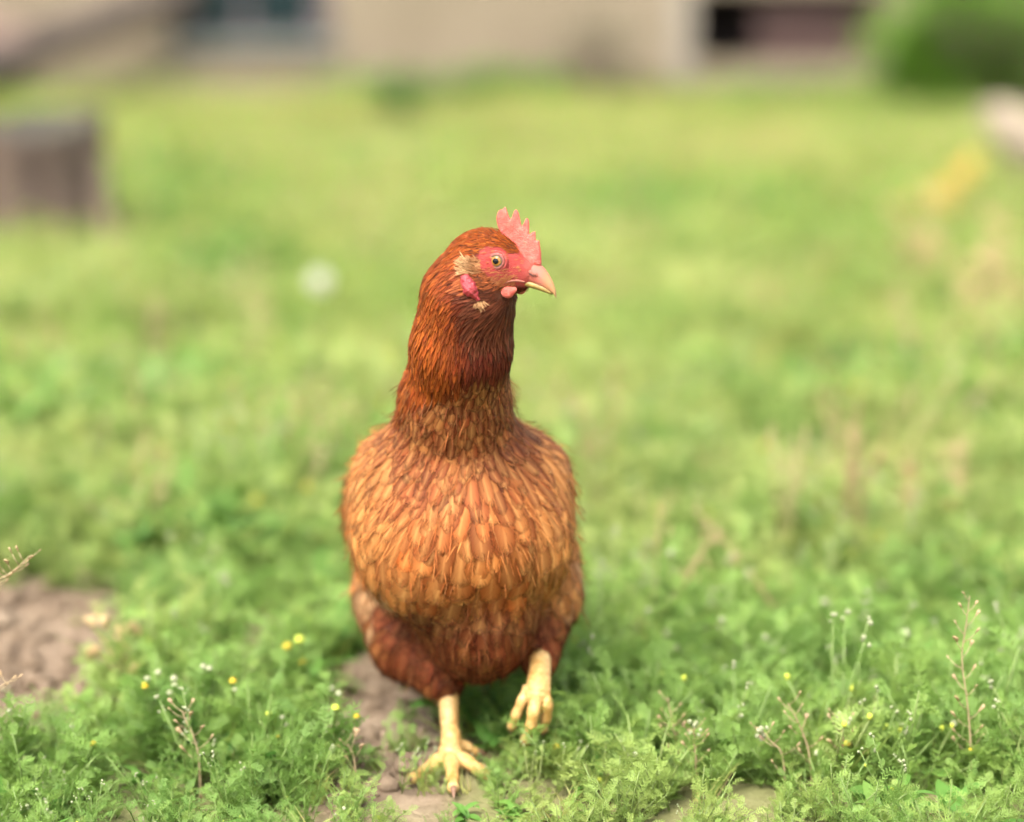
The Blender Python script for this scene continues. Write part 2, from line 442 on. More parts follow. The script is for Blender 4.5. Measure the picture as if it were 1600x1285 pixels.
m_stone = mottled("pale_limestone", (0.16, 0.125, 0.085), (0.22, 0.175, 0.125), 7, 0.85, 40, 0.004, 0.5)
s0 = gp(1632, 305); rg = np.random.default_rng(3)
def stone_sdf(p):
    c = s0 + np.array([0.03, 0.1, 0.09])
    q = p - c; ang = math.radians(-38)
    x = q[:, 0]*math.cos(ang) - q[:, 2]*-math.sin(ang); 
    A = np.array([[math.cos(ang), 0, math.sin(ang)], [0, 1, 0], [-math.sin(ang), 0, math.cos(ang)]])
    d = sd_e(p, c, np.array([0.215, 0.12, 0.085]), A)
    return d + 0.010*np.sin(p[:, 0]*23 + 1)*np.sin(p[:, 1]*19)*np.sin(p[:, 2]*27 + 2)
def sd_e(p, c, r, A):
    q = (p - c) @ A.T; k0 = np.linalg.norm(q / r, axis=1); k1 = np.linalg.norm(q / r**2, axis=1)
    return k0 * (k0 - 1) / np.maximum(k1, 1e-6)
V, F = surfnet(stone_sdf, s0 + np.array([-0.25, -0.1, -0.15]), s0 + np.array([0.32, 0.3, 0.33]), 0.018)
so = link("stone", mesh_of("stone", V - np.array([s0[0], s0[1], 0]), F), m_stone); so.location = (s0[0], s0[1], 0)
so["label"] = "tilted pale stone in the grass at the right edge"; so["category"] = "stone"
# ------------------------------------------------------------------ the hen
YAW = math.radians(10)
BF = np.array([math.sin(YAW), -math.cos(YAW), 0])        # the way the body faces
BR = np.array([math.cos(YAW), math.sin(YAW), 0])         # body's side axis, towards image right
EZ = np.array([0.0, 0, 1])
BC = at(712, 815, 0.035)
HPSI = math.radians(24)
HF = np.array([math.cos(HPSI), -math.sin(HPSI), -0.03]); HF = HF / np.linalg.norm(HF)   # the way the head looks
HL = np.array([-math.sin(HPSI), -math.cos(HPSI), 0.0])   # towards the visible cheek
HU = np.cross(HF, HL) * -1
if HU[2] < 0: HU = -HU
HY = -0.108
HC = at(772, 410, HY)
HS = FPX / ((HC - CAM) @ FWD)                            # pixels per metre at the head

def hp(px, py, c=0.0):
    """a point of the head that shows at photo pixel (px,py) with lateral offset c towards the visible cheek"""
    b = (410 - py) / HS
    a = ((px - 772) / HS - c * HL[0] - b * HU[0]) / HF[0]
    return HC + HF * a + HU * b + HL * c

def hl(p):
    q = np.asarray(p) - HC
    return q @ HF, q @ HU, q @ HL

def cheek(px, py, sg=1, lift=0.0):
    """point on the skin of the head showing at (px,py); sg=-1 gives its mirror on the far cheek"""
    c = 0.03
    for _ in range(14):
        c -= 0.8 * sdf(hp(px, py, c)[None])[0]
    c += lift
    a, b, _ = hl(hp(px, py, c))
    return HC + HF * a + HU * b + HL * c * sg

def cheeks(px, py, sg=1):
    px = np.asarray(px, float); py = np.asarray(py, float); c = np.full(px.shape, 0.03)
    b = (410 - py) / HS
    for _ in range(14):
        a = ((px - 772) / HS - c * HL[0] - b * HU[0]) / HF[0]
        c = c - 0.8 * sdf(HC + a[:, None] * HF + b[:, None] * HU + c[:, None] * HL)
    return HC + a[:, None] * HF + b[:, None] * HU + (c * sg)[:, None] * HL

def sd_ell(p, c, r, A):
    q = (p - c) @ np.asarray(A).T
    k0 = np.linalg.norm(q / r, axis=1); k1 = np.linalg.norm(q / (np.asarray(r) ** 2), axis=1)
    return k0 * (k0 - 1) / np.maximum(k1, 1e-6)

def sd_cone(p, a, b, ra, rb):
    ba = b - a; l2 = ba @ ba
    t = np.clip(((p - a) @ ba) / l2, 0, 1)
    return np.linalg.norm(p - a - t[:, None] * ba, axis=1) - (ra + (rb - ra) * t)

def smin(a, b, k):
    h = np.maximum(k - np.abs(a - b), 0) / k
    return np.minimum(a, b) - h * h * k * 0.25

def rotax(f, u):
    f = nrm(f); r = nrm(np.cross(f, u)); return np.array([r, f, np.cross(r, f)])

AX = rotax(BF + EZ * 0.10, EZ)                   # rows: side, front, up (body tilted a little up in front)
WAX_L = rotax(BF + EZ * 0.05 + BR * 0.16, EZ); WAX_R = rotax(BF + EZ * 0.05 - BR * 0.16, EZ)
PRIMS = [
    ('e', BC, (0.0785, 0.135, 0.075), AX, 0),
    ('e', at(712, 800, -0.022), (0.0745, 0.060, 0.071), AX, 0.03),
    ('e', at(668, 860, -0.036), (0.043, 0.050, 0.043), AX, 0.022),
    ('e', at(785, 840, -0.024), (0.040, 0.046, 0.042), AX, 0.022),
    ('e', at(742, 960, 0.012), (0.043, 0.080, 0.047), AX, 0.026),
    ('c', at(711, 695, -0.020), at(711, 628, -0.050), 0.0425, 0.0365, 0.028),
    ('c', at(711, 628, -0.050), at(721, 540, -0.086), 0.0365, 0.0315, 0.014),
    ('c', at(721, 540, -0.086), at(732, 462, -0.100), 0.0315, 0.0287, 0.015),
    ('c', at(733, 462, -0.100), at(750, 415, -0.103), 0.029, 0.0225, 0.015),
    ('e', hp(766, 405), (0.0160, 0.0235, 0.0185), np.array([HL, HF, HU]), 0.010),
    ('c', hp(782, 415), hp(822, 418), 0.0135, 0.0088, 0.010),
    ('c', hp(790, 430), hp(815, 436), 0.0085, 0.0055, 0.008),
    # thighs
    ('c', at(622, 930, 0.070), at(646, 1003, 0.042), 0.0345, 0.0305, 0.005),
    ('c', at(646, 1003, 0.042), at(697, 1068, 0.005), 0.0305, 0.0125, 0.006),
    ('c', at(846, 885, 0.035), at(852, 930, 0.015), 0.029, 0.0265, 0.005),
    ('c', at(852, 930, 0.015), at(844, 1034, -0.018), 0.0265, 0.0105, 0.005),
    # folded wings
    ('e', at(600, 818, 0.062), (0.0150, 0.095, 0.046), WAX_L, 0.022),
    ('e', at(846, 815, 0.057), (0.0150, 0.095, 0.046), WAX_R, 0.022),
    # shoulders
    ('e', at(626, 744, 0.022), (0.0325, 0.060, 0.0335), AX, 0.020),
    ('e', at(816, 742, 0.022), (0.0315, 0.060, 0.0325), AX, 0.020),
    # rump and tail root
    ('c', BC - BF * 0.10 + EZ * 0.015, BC - BF * 0.10 + np.array([0.022, 0.065, 0.040]), 0.046, 0.018, 0.03),
]

def sdf(p):
    d = None
    for pr in PRIMS:
        x = sd_ell(p, pr[1], np.array(pr[2]), pr[3]) if pr[0] == 'e' else sd_cone(p, pr[1], pr[2], pr[3], pr[4])
        d = x if d is None else smin(d, x, pr[4] if pr[0] == 'e' else pr[5])
    return d

def grad(p, e=0.0012):
    return nrm(np.stack([sdf(p + np.eye(3)[k] * e) - sdf(p - np.eye(3)[k] * e) for k in range(3)], 1))

LO = np.array([-0.20, -0.15, 0.045]); HI = np.array([0.12, 0.24, 0.43])
BV, BFc = surfnet(sdf, LO, HI, 0.0024)

# --- masks on the head (in photo-like head coordinates, mirrored for the far cheek)
def head_uv(p):
    a, b, c = hl(p)
    return 772 + a * HS * HF[0] + np.abs(c) * HS * HL[0], 410 - b * HS, c

def inpoly(x, y, poly):
    r = np.zeros(x.shape, bool); n = len(poly)
    for i in range(n):
        x0, y0 = poly[i]; x1, y1 = poly[(i + 1) % n]
        m = ((y0 > y) != (y1 > y))
        with np.errstate(divide='ignore', invalid='ignore'):
            r ^= m & (x < (x1 - x0) * (y - y0) / (y1 - y0 if y1 != y0 else 1e-9) + x0)
    return r

def polydist(x, y, poly):
    d = np.full(np.shape(x), 1e9); n = len(poly)
    for i in range(n):
        a = np.array(poly[i], float); b = np.array(poly[(i + 1) % n], float); ba = b - a
        t = np.clip(((x - a[0]) * ba[0] + (y - a[1]) * ba[1]) / (ba @ ba), 0, 1)
        d = np.minimum(d, np.hypot(x - a[0] - t * ba[0], y - a[1] - t * ba[1]))
    return np.where(inpoly(np.asarray(x), np.asarray(y), poly), -d, d)

FACE = [(746, 396), (752, 386), (764, 380), (784, 382), (800, 390), (810, 392), (814, 380), (826, 366), (860, 372), (870, 440), (845, 446), (806, 441), (794, 444), (779, 437), (764, 427), (752, 415), (746, 406)]

def face_d(p):
    u, v, c = head_uv(p)
    d = polydist(u, v, FACE)
    far = np.linalg.norm(np.asarray(p) - HC, axis=1) > 0.05
    return np.where(far, 99, d)

bme = mesh_of("body", BV, BFc)
fdv = face_d(BV)
k = sstep(fdv, 4, -3)[:, None]
skin = np.array([0.35, 0.042, 0.036]); under = np.array([0.10, 0.030, 0.012])
uu, vv, _ = head_uv(BV)
pale = np.clip(sstep(uu, 812, 838) * sstep(vv, 440, 424) * sstep(vv, 380, 400) * 0.8, 0, 1)[:, None] * k
skin_c = skin * (1 - pale) + np.array([0.37, 0.12, 0.082]) * pale
bc = under * (1 - k) + skin_c * k
ca = bme.attributes.new("bcol", 'FLOAT_COLOR', 'POINT')
ca.data.foreach_set("color", np.concatenate([bc, k], 1).astype(np.float32).ravel())

m_body, N, L, B = material("hen_skin")
a_ = N.new("ShaderNodeAttribute"); a_.attribute_name = "bcol"
g_ = N.new("ShaderNodeNewGeometry")
vo = N.new("ShaderNodeTexVoronoi"); vo.inputs["Scale"].default_value = 1700; L.new(g_.outputs["Position"], vo.inputs["Vector"])
nz = noise(N, L, g_.outputs["Position"], 380, 5, 0.65)
n2 = noise(N, L, g_.outputs["Position"], 120, 3)
c_ = mixc(N, L, maths(N, L, 'MULTIPLY', maths(N, L, 'SUBTRACT', n2, 0.3), 0.55, clamp=True), a_.outputs["Color"], (0.42, 0.12, 0.09), 'MIX')
c_ = mixc(N, L, a_.outputs["Alpha"], a_.outputs["Color"], c_)
vd = ramp(N, L, vo.outputs["Distance"], [(0.0, (1.05, 1.05, 1.05)), (0.6, (0.82, 0.78, 0.78))])
c_ = mixc(N, L, 1.0, c_, vd, 'MULTIPLY')
L.new(c_, B.inputs["Base Color"]); B.inputs["Roughness"].default_value = 0.65; B.inputs["Specular IOR Level"].default_value = 0.2
B.inputs["Subsurface Weight"].default_value = 0.2; B.inputs["Subsurface Radius"].default_value = (0.003, 0.0009, 0.0006); B.inputs["Subsurface Scale"].default_value = 1.0
hgt = maths(N, L, 'MULTIPLY_ADD', vo.outputs["Distance"], -0.6, nz)
bump(N, L, B, hgt, 1.0, 0.0011)

HEN = empty("hen", (at(705, 1198, -0.027)[0], -0.027, 0.0), "russet brown hen with red comb striding towards the viewer, head turned sideways", "hen")
bo = link("body", bme, m_body, HEN); bo.location = -np.array(HEN.location)

# --- feather material
def feather_material(name, soft, centre=0.45, streak=0.6, buff=0.42, spec=0.15):
    m, N, L, B = material(name)
    at_ = N.new("ShaderNodeAttribute"); at_.attribute_name = "fcol"
    uv = N.new("ShaderNodeUVMap"); uv.uv_map = "UVMap"
    sp = N.new("ShaderNodeSeparateXYZ"); L.new(uv.outputs[0], sp.inputs[0])
    rnd = at_.outputs["Alpha"]
    U = maths(N, L, 'ABSOLUTE', maths(N, L, 'MULTIPLY_ADD', sp.outputs[0], 2.0, -1.0))
    V = sp.outputs[1]
    # barbs run from the shaft towards edge and tip
    bc_ = N.new("ShaderNodeCombineXYZ")
    L.new(maths(N, L, 'MULTIPLY_ADD', U, -0.55, V), bc_.inputs[0])
    L.new(maths(N, L, 'MULTIPLY', sp.outputs[0], 0.10), bc_.inputs[1])
    L.new(maths(N, L, 'MULTIPLY', rnd, 37.0), bc_.inputs[2])
    barb = noise(N, L, bc_.outputs[0], 34, 3, 0.6)
    base = at_.outputs["Color"]
    dark = mixc(N, L, 1.0, base, (0.60, 0.46, 0.40), 'MULTIPLY')
    light = mixc(N, L, buff, mixc(N, L, 1.0, base, (1.35, 1.4, 1.5), 'MULTIPLY'), (0.55, 0.29, 0.10))
    c = mixc(N, L, maths(N, L, 'MULTIPLY_ADD', barb, 1.5, -0.45, clamp=True), dark, mixc(N, L, 1.0, base, (1.15, 1.15, 1.15), 'MULTIPLY'))
    # pale streak along the shaft, opening towards the tip
    c = mixc(N, L, maths(N, L, 'MULTIPLY', maths(N, L, 'POWER', maths(N, L, 'SUBTRACT', 1.0, U, clamp=True), 1.4), centre), c, light)
    wdt = maths(N, L, 'MULTIPLY_ADD', V, 0.12, 0.06)
    sh = maths(N, L, 'SUBTRACT', 1.0, maths(N, L, 'DIVIDE', U, wdt), clamp=True)
    c = mixc(N, L, maths(N, L, 'MULTIPLY', sh, streak, clamp=True), c, light)
    # darker russet fringe of the vane with soft shading painted in, pale very edge
    ed = maths(N, L, 'MULTIPLY', maths(N, L, 'SUBTRACT', U, 0.35), 1.8, clamp=True)
    c = mixc(N, L, maths(N, L, 'MULTIPLY', ed, 0.6), c, dark)
    L.new(c, B.inputs["Base Color"])
    B.inputs["Roughness"].default_value = 0.6; B.inputs["Specular IOR Level"].default_value = 0.3
    B.inputs["Specular IOR Level"].default_value = spec
    bump(N, L, B, barb, 0.5, 0.0006)
    # frayed edge: barbs part towards the rim
    rim = maths(N, L, 'MAXIMUM', U, maths(N, L, 'MULTIPLY_ADD', V, 1.0, -0.12))
    al = maths(N, L, 'MULTIPLY_ADD', maths(N, L, 'SUBTRACT', barb, maths(N, L, 'MULTIPLY', maths(N, L, 'SUBTRACT', rim, soft), 1.6)), 2.4, 0.40, clamp=True)
    tr = N.new("ShaderNodeBsdfTranslucent"); L.new(c, tr.inputs["Color"])
    mx = N.new("ShaderNodeMixShader"); mx.inputs[0].default_value = 0.18
    L.new(B.outputs[0], mx.inputs[1]); L.new(tr.outputs[0], mx.inputs[2])
    tp = N.new("ShaderNodeBsdfTransparent")
    m2 = N.new("ShaderNodeMixShader"); L.new(al, m2.inputs[0]); L.new(tp.outputs[0], m2.inputs[1]); L.new(mx.outputs[0], m2.inputs[2])
    L.new(m2.outputs[0], N["Material Output"].inputs["Surface"])
    return m
M_FEA = feather_material("feather_vane", 0.54)
M_FLU = feather_material("feather_down", 0.42, 0.25, 0.3, 0.3, 0.08)
M_HACK = feather_material("hackle", 0.62, 0.22, 0.30, 0.12, 0.12)

# --- where feathers grow, how big they are and which way they lie
tri_c = BV[BFc].mean(1)
d1 = BV[BFc[:, 2]] - BV[BFc[:, 0]]; d2 = BV[BFc[:, 3]] - BV[BFc[:, 1]]
area = 0.5 * np.linalg.norm(np.cross(d1, d2), axis=1)

def hackle_line(p):
    """signed distance (photo pixels) below the lower rim of the neck cape; the cape hangs lower on the image left"""
    px, py = project(p)
    return py - np.interp(px, [600, 640, 700, 760, 800], [652, 632, 606, 584, 574])

def flow(p, n):
    q = p - BC; s = q @ BF; r = q @ BR; z = p[:, 2]
    down = -EZ[None] * np.ones((len(p), 1))
    wn_ = sstep(z, 0.235, 0.275)                                   # neck
    front = sstep(s, -0.035, 0.07)
    d_body = -BF[None] * (1.0 - 0.62 * front)[:, None] + down * (0.30 + 0.85 * front)[:, None] + BR[None] * (np.sign(r) * 0.25 * np.clip(np.abs(r) / 0.06, 0, 1) * front)[:, None]
    naxis = nrm(at(712, 640, -0.05) - at(733, 455, -0.100))
    d_neck = naxis[None] * np.ones((len(p), 1)) + BR[None] * (np.clip(r / 0.045, -1, 1) * 0.22 * sstep(z, 0.33, 0.26))[:, None]
    d = d_neck * wn_[:, None] + d_body * (1 - wn_)[:, None]
    low = sstep(z, 0.17, 0.135)                                    # thighs and belly
    d_low = down * 1.0 - BF[None] * 0.55
    d = d * (1 - low * 0.7)[:, None] + d_low * (low * 0.7)[:, None]
    dh = np.linalg.norm(p - HC, axis=1); wh = sstep(dh, 0.062, 0.03)
    a, b, c = hl(p)
    d_head = -HF[None] * 1.0 + down * (0.25 + sstep(a, 0.0, -0.03) * 1.1)[:, None]
    d = d * (1 - wh)[:, None] + d_head * wh[:, None]
    d = d - n * np.sum(d * n, 1, keepdims=True)
    return nrm(d)

def spec(p):
    """length, width, spacing, lift for a feather rooted at p (metres)"""
    z = p[:, 2]; dh = np.linalg.norm(p - HC, axis=1)
    h = hackle_line(p)
    zz = [0.05, 0.12, 0.16, 0.19, 0.225, 0.25, 0.272]
    Ln = np.interp(z, zz, [0.026, 0.031, 0.037, 0.038, 0.031, 0.025, 0.020])
    Wd = np.interp(z, zz, [0.013, 0.0165, 0.0200, 0.0195, 0.0140, 0.0105, 0.0082])
    Sp = np.interp(z, zz, [0.0055, 0.0068, 0.0082, 0.0082, 0.0064, 0.0050, 0.0042])
    Li = np.interp(z, zz, [0.0034, 0.0028, 0.0017, 0.0014, 0.0012, 0.0011, 0.0010])
    hk = sstep(h, -2, -14)
    zk = [0.26, 0.30, 0.35, 0.385, 0.42]
    Ln = Ln * (1 - hk) + hk * np.interp(z, zk, [0.023, 0.020, 0.015, 0.0095, 0.0062])
    Wd = Wd * (1 - hk) + hk * np.interp(z, zk, [0.0048, 0.0040, 0.0029, 0.0021, 0.0016])
    Sp = Sp * (1 - hk) + hk * np.interp(z, zk, [0.0029, 0.0025, 0.0020, 0.0015, 0.0012])
    Li = Li * (1 - hk) + hk * np.interp(z, zk, [0.0018, 0.0015, 0.0012, 0.0009, 0.0006])
    ch = (dh < 0.045) & (face_d(p) < 24)                             # cheek and throat bristles
    Ln = np.where(ch, 0.0044, Ln); Wd = np.where(ch, 0.0012, Wd); Sp = np.where(ch, 0.00115, Sp); Li = np.where(ch, 0.0010, Li)
    return Ln, Wd, Sp, Li, hk

fd_face = face_d(tri_c)
WATTLE = [(776, 450), (796, 441), (812, 439), (813, 447), (798, 458), (780, 462)]
uw, vw, _ = head_uv(tri_c)
ok = (fd_face > 0) & ~(inpoly(uw, vw, WATTLE) & (np.linalg.norm(tri_c - HC, axis=1) < 0.05))
Lq, Wq, Sq, Liq, hq = spec(tri_c)
wgt = np.where(ok, area / Sq ** 2, 0); wgt = wgt / wgt.sum()
ci = RNG.choice(len(tri_c), size=52000, p=wgt)
b4 = RNG.dirichlet([1, 1, 1, 1], len(ci))
cp = np.einsum('nk,nkd->nd', b4, BV[BFc[ci]])
csp = Sq[ci]
cell = 0.009; grid = {}; keep = []
for i in range(len(cp)):
    p = cp[i]; s_ = csp[i]; kx, ky, kz = int(p[0] // cell), int(p[1] // cell), int(p[2] // cell); good = True
    for ax_ in (kx-1, kx, kx+1):
        for ay_ in (ky-1, ky, ky+1):
            for az_ in (kz-1, kz, kz+1):
                for j in grid.get((ax_, ay_, az_), ()):
                    q = cp[j]
                    if (p[0]-q[0])**2 + (p[1]-q[1])**2 + (p[2]-q[2])**2 < (0.5*(s_+csp[j]))**2: good = False; break
                if not good: break
            if not good: break
        if not good: break
    if good:
        grid.setdefault((kx, ky, kz), []).append(i); keep.append(i)
RT = cp[keep]
RT = RT - sdf(RT)[:, None] * grad(RT)
NF = len(RT)

def feather_colour(p, hk, n):
    """plumage colour by region: russet neck, darker throat, buff-orange breast and shoulders"""
    px, py = project(p); k = len(p)
    r1 = RNG.normal(0, 1, k)[:, None]; r2 = RNG.random(k)[:, None]
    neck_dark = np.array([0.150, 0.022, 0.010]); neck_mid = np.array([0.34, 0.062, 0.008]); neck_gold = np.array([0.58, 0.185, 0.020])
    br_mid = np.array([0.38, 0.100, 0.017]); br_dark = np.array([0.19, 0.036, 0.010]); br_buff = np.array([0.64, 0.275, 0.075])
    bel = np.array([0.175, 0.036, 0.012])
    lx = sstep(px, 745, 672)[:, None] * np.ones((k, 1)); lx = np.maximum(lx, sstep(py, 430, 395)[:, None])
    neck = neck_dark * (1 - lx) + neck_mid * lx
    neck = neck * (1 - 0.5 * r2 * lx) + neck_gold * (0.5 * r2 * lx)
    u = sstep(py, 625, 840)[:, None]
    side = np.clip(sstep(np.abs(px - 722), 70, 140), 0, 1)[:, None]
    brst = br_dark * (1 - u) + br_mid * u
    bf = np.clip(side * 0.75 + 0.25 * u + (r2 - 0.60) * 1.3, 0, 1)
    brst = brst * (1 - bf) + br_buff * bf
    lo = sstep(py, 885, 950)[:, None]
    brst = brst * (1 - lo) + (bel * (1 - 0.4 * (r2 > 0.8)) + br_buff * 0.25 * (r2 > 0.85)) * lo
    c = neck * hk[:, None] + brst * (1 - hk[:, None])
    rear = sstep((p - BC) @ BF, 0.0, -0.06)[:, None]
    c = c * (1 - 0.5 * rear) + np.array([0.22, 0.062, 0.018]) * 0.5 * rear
    # cheeks and the cream ear tuft
    u_, v_, _ = head_uv(p); dh = np.linalg.norm(p - HC, axis=1)
    chk = ((dh < 0.045) & (u_ > 722) & (v_ > 398) & (v_ < 452) & (u_ < 800))[:, None]
    c = np.where(chk, np.array([0.44, 0.125, 0.040]) * (0.75 + 0.5 * r2), c)
    thr = ((dh < 0.055) & (v_ > 446) & (u_ > 735))[:, None]
    c = np.where(thr, np.array([0.150, 0.040, 0.018]) * (0.7 + 0.8 * r2), c)
    fl = ((px < 608) & (py > 893) & (py < 962) & (r2[:, 0] < 0.75))[:, None]
    c = np.where(fl, np.array([0.50, 0.30, 0.15]), c)
    fr = ((px > 872) & (py > 868) & (py < 935) & (r2[:, 0] < 0.30))[:, None]
    c = np.where(fr, np.array([0.44, 0.24, 0.11]), c)
    return np.clip(0.63 * c * np.exp(0.23 * r1), 0, 1)

ROWS = 8; COLS = 5
FV = np.array([0, .2, .42, .62, .78, .90, .97, 1.0]); FU = np.linspace(-1, 1, COLS)
W_BREAST = np.array([0.40, 0.85, 1.0, 1.02, 0.99, 0.90, 0.72, 0.42]); W_HACK = np.array([0.45, 0.85, 1.0, 0.92, 0.72, 0.45, 0.24, 0.08])

def grow(root, d0, Ln, Wd, Li, hk, yaw=0.13, camber=0.05, field=True, curl=0.0):
    """march each feather over the body surface; returns verts (n, ROWS, COLS, 3)"""
    n_ = len(root); nn = grad(root)
    d = d0 - nn * np.sum(d0 * nn, 1, keepdims=True); d = nrm(d)
    s = np.cross(nn, d); an = RNG.normal(0, yaw, n_)[:, None]
    d = nrm(d * np.cos(an) + s * np.sin(an))
    p = root.copy(); out = np.empty((n_, ROWS, COLS, 3))
    li = Li * np.exp(RNG.normal(0, 0.25, n_))
    prof = W_BREAST[None] * (1 - hk[:, None]) + W_HACK[None] * hk[:, None]
    skew = RNG.normal(0, 0.06, n_)
    for i in range(ROWS):
        if i:
            p = p + d * (Ln * (FV[i] - FV[i-1]))[:, None]
            sd = sdf(p); g = grad(p)
            p = p - np.clip(sd, -0.012, 0.012)[:, None] * g
            nn = g; d = nrm(d - nn * np.sum(d * nn, 1, keepdims=True))
            if field: d = nrm(d * 0.8 + 0.2 * flow(p, nn)); d = nrm(d - nn * np.sum(d * nn, 1, keepdims=True))
        s = np.cross(nn, d); v = FV[i]
        for j in range(COLS):
            u = FU[j]
            w = prof[:, i] * Wd * 0.5
            jit = 1 + (RNG.normal(0, 0.05, n_) if abs(u) > 0.9 else 0)
            h = 0.0004 + li * v ** 1.25 - camber * w * u * u
            back = -(u * u) * Ln * 0.06 * (v > 0.5)
            out[:, i, j] = p + s * (u * w * jit + skew * Ln * v * v)[:, None] + nn * h[:, None] + d * back[:, None]
    return out

GRID_F = [(i*COLS+j, i*COLS+j+1, (i+1)*COLS+j+1, (i+1)*COLS+j) for i in range(ROWS-1) for j in range(COLS-1)]
GF = np.array(GRID_F)
GUV = np.array([((FU[j]+1)/2, FV[i]) for i in range(ROWS) for j in range(COLS)])

def feathers_mesh(name, V, C, R):
    n_ = len(V); nv = ROWS * COLS
    me = bpy.data.meshes.new(name)
    vv_ = V.reshape(-1, 3)
    ff = (GF[None] + (np.arange(n_) * nv)[:, None, None]).reshape(-1, 4)
    me.vertices.add(len(vv_)); me.vertices.foreach_set("co", vv_.astype(np.float32).ravel())
    me.loops.add(ff.size); me.loops.foreach_set("vertex_index", ff.astype(np.int32).ravel())
    me.polygons.add(len(ff)); me.polygons.foreach_set("loop_start", np.arange(0, ff.size, 4, dtype=np.int32))
    me.update(calc_edges=True)
    me.polygons.foreach_set("use_smooth", np.ones(len(ff), bool))
    uvl = me.uv_layers.new(name="UVMap")
    uvl.data.foreach_set("uv", np.tile(GUV, (n_, 1))[ff.ravel()].astype(np.float32).ravel())
    a = me.attributes.new("fcol", 'FLOAT_COLOR', 'POINT')
    cc = np.repeat(np.concatenate([C, R[:, None]], 1), nv, axis=0)
    a.data.foreach_set("color", cc.astype(np.float32).ravel())
    return me

Ln, Wd, Sp, Li, hk = spec(RT)
nn0 = grad(RT)
fl0 = flow(RT, nn0)
jl = np.exp(RNG.normal(0, 0.20, NF)); jw = np.exp(RNG.normal(0, 0.12, NF))
FVX = grow(RT, fl0, Ln * jl, Wd * jw, Li, hk, yaw=0.20)
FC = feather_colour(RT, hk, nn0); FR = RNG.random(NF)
hb = -np.array(HEN.location)

# folded-wing region and tail region are their own parts
qb = RT - BC
on_left = np.abs(sd_ell(RT, PRIMS[16][1], np.array(PRIMS[16][2]), PRIMS[16][3])) < 0.004
on_right = np.abs(sd_ell(RT, PRIMS[17][1], np.array(PRIMS[17][2]), PRIMS[17][3])) < 0.004
on_left &= (qb @ BR < 0) & (qb @ BF < 0.02); on_right &= (qb @ BR > 0) & (qb @ BF < 0.02)
on_tail = (qb @ BF < -0.13) & ~on_left & ~on_right
# the feathers that show largest become pieces of their own
view = nrm(CAM[None] - RT)
score = Ln * Wd * np.clip(np.sum(view * nn0, 1) - 0.05, 0, 1) * (RT[:, 2] > 0.13) * ~(on_left | on_right | on_tail) * (hk < 0.3)
big = np.zeros(NF, bool); big[np.argsort(-score)[:300]] = True
for i in np.where(big)[0]:
    me = feathers_mesh("feather", FVX[i:i+1] - RT[i], FC[i:i+1], FR[i:i+1])
    o = link("feather", me, M_FEA, HEN); o.location = RT[i] + hb
rest = ~big & ~on_left & ~on_right & ~on_tail
dn = rest & (RT[:, 2] < 0.15)
nk = rest & (hk > 0.5)
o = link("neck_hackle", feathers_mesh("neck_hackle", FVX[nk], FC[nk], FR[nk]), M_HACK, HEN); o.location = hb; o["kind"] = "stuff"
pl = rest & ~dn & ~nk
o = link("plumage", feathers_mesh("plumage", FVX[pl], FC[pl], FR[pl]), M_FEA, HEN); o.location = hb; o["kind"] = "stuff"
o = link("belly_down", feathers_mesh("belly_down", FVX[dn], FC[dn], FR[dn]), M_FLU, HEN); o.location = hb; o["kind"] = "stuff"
# loose barbs and wisps that break the outline
nw = 2600
wi = RNG.choice(len(tri_c), size=nw, p=np.where(ok & (tri_c[:, 2] < 0.3), area, 0) / np.where(ok & (tri_c[:, 2] < 0.3), area, 0).sum())
wp = tri_c[wi]; wl_ = RNG.uniform(0.012, 0.026, nw) * np.where(wp[:, 2] < 0.16, 1.15, 0.9)
wv = grow(wp, flow(wp, grad(wp)), wl_, np.full(nw, 0.0009), RNG.uniform(0.002, 0.0075, nw), np.ones(nw), yaw=0.35)
wc = feather_colour(wp, np.zeros(nw), None) * 1.15
o = link("wisps", feathers_mesh("wisps", wv, wc, RNG.random(nw)), M_FEA, HEN); o.location = hb; o["kind"] = "stuff"

fi = np.where((fd_face < 0) & (fd_face > -40) & (np.linalg.norm(tri_c - HC, axis=1) < 0.04))[0]
uF, vF, _ = head_uv(tri_c[fi]); pr_ = sstep(vF, 408, 432) * sstep(uF, 815, 790) + 0.12 * (uF < 815); pr_ = pr_ / pr_.sum()
fb = RNG.choice(fi, 420, p=pr_); fpnt = tri_c[fb] + RNG.normal(0, 0.0008, (420, 3)); fpnt = fpnt - sdf(fpnt)[:, None] * grad(fpnt)
o = link("face_bristles", feathers_mesh("face_bristles", grow(fpnt, flow(fpnt, grad(fpnt)), RNG.uniform(0.002, 0.0038, 420), np.full(420, 0.0006), RNG.uniform(0.0004, 0.001, 420), np.ones(420), yaw=0.2), np.array([[0.42, 0.15, 0.06]]) * RNG.uniform(0.7, 1.2, 420)[:, None], RNG.random(420)), M_FEA, HEN); o.location = hb; o["kind"] = "stuff"
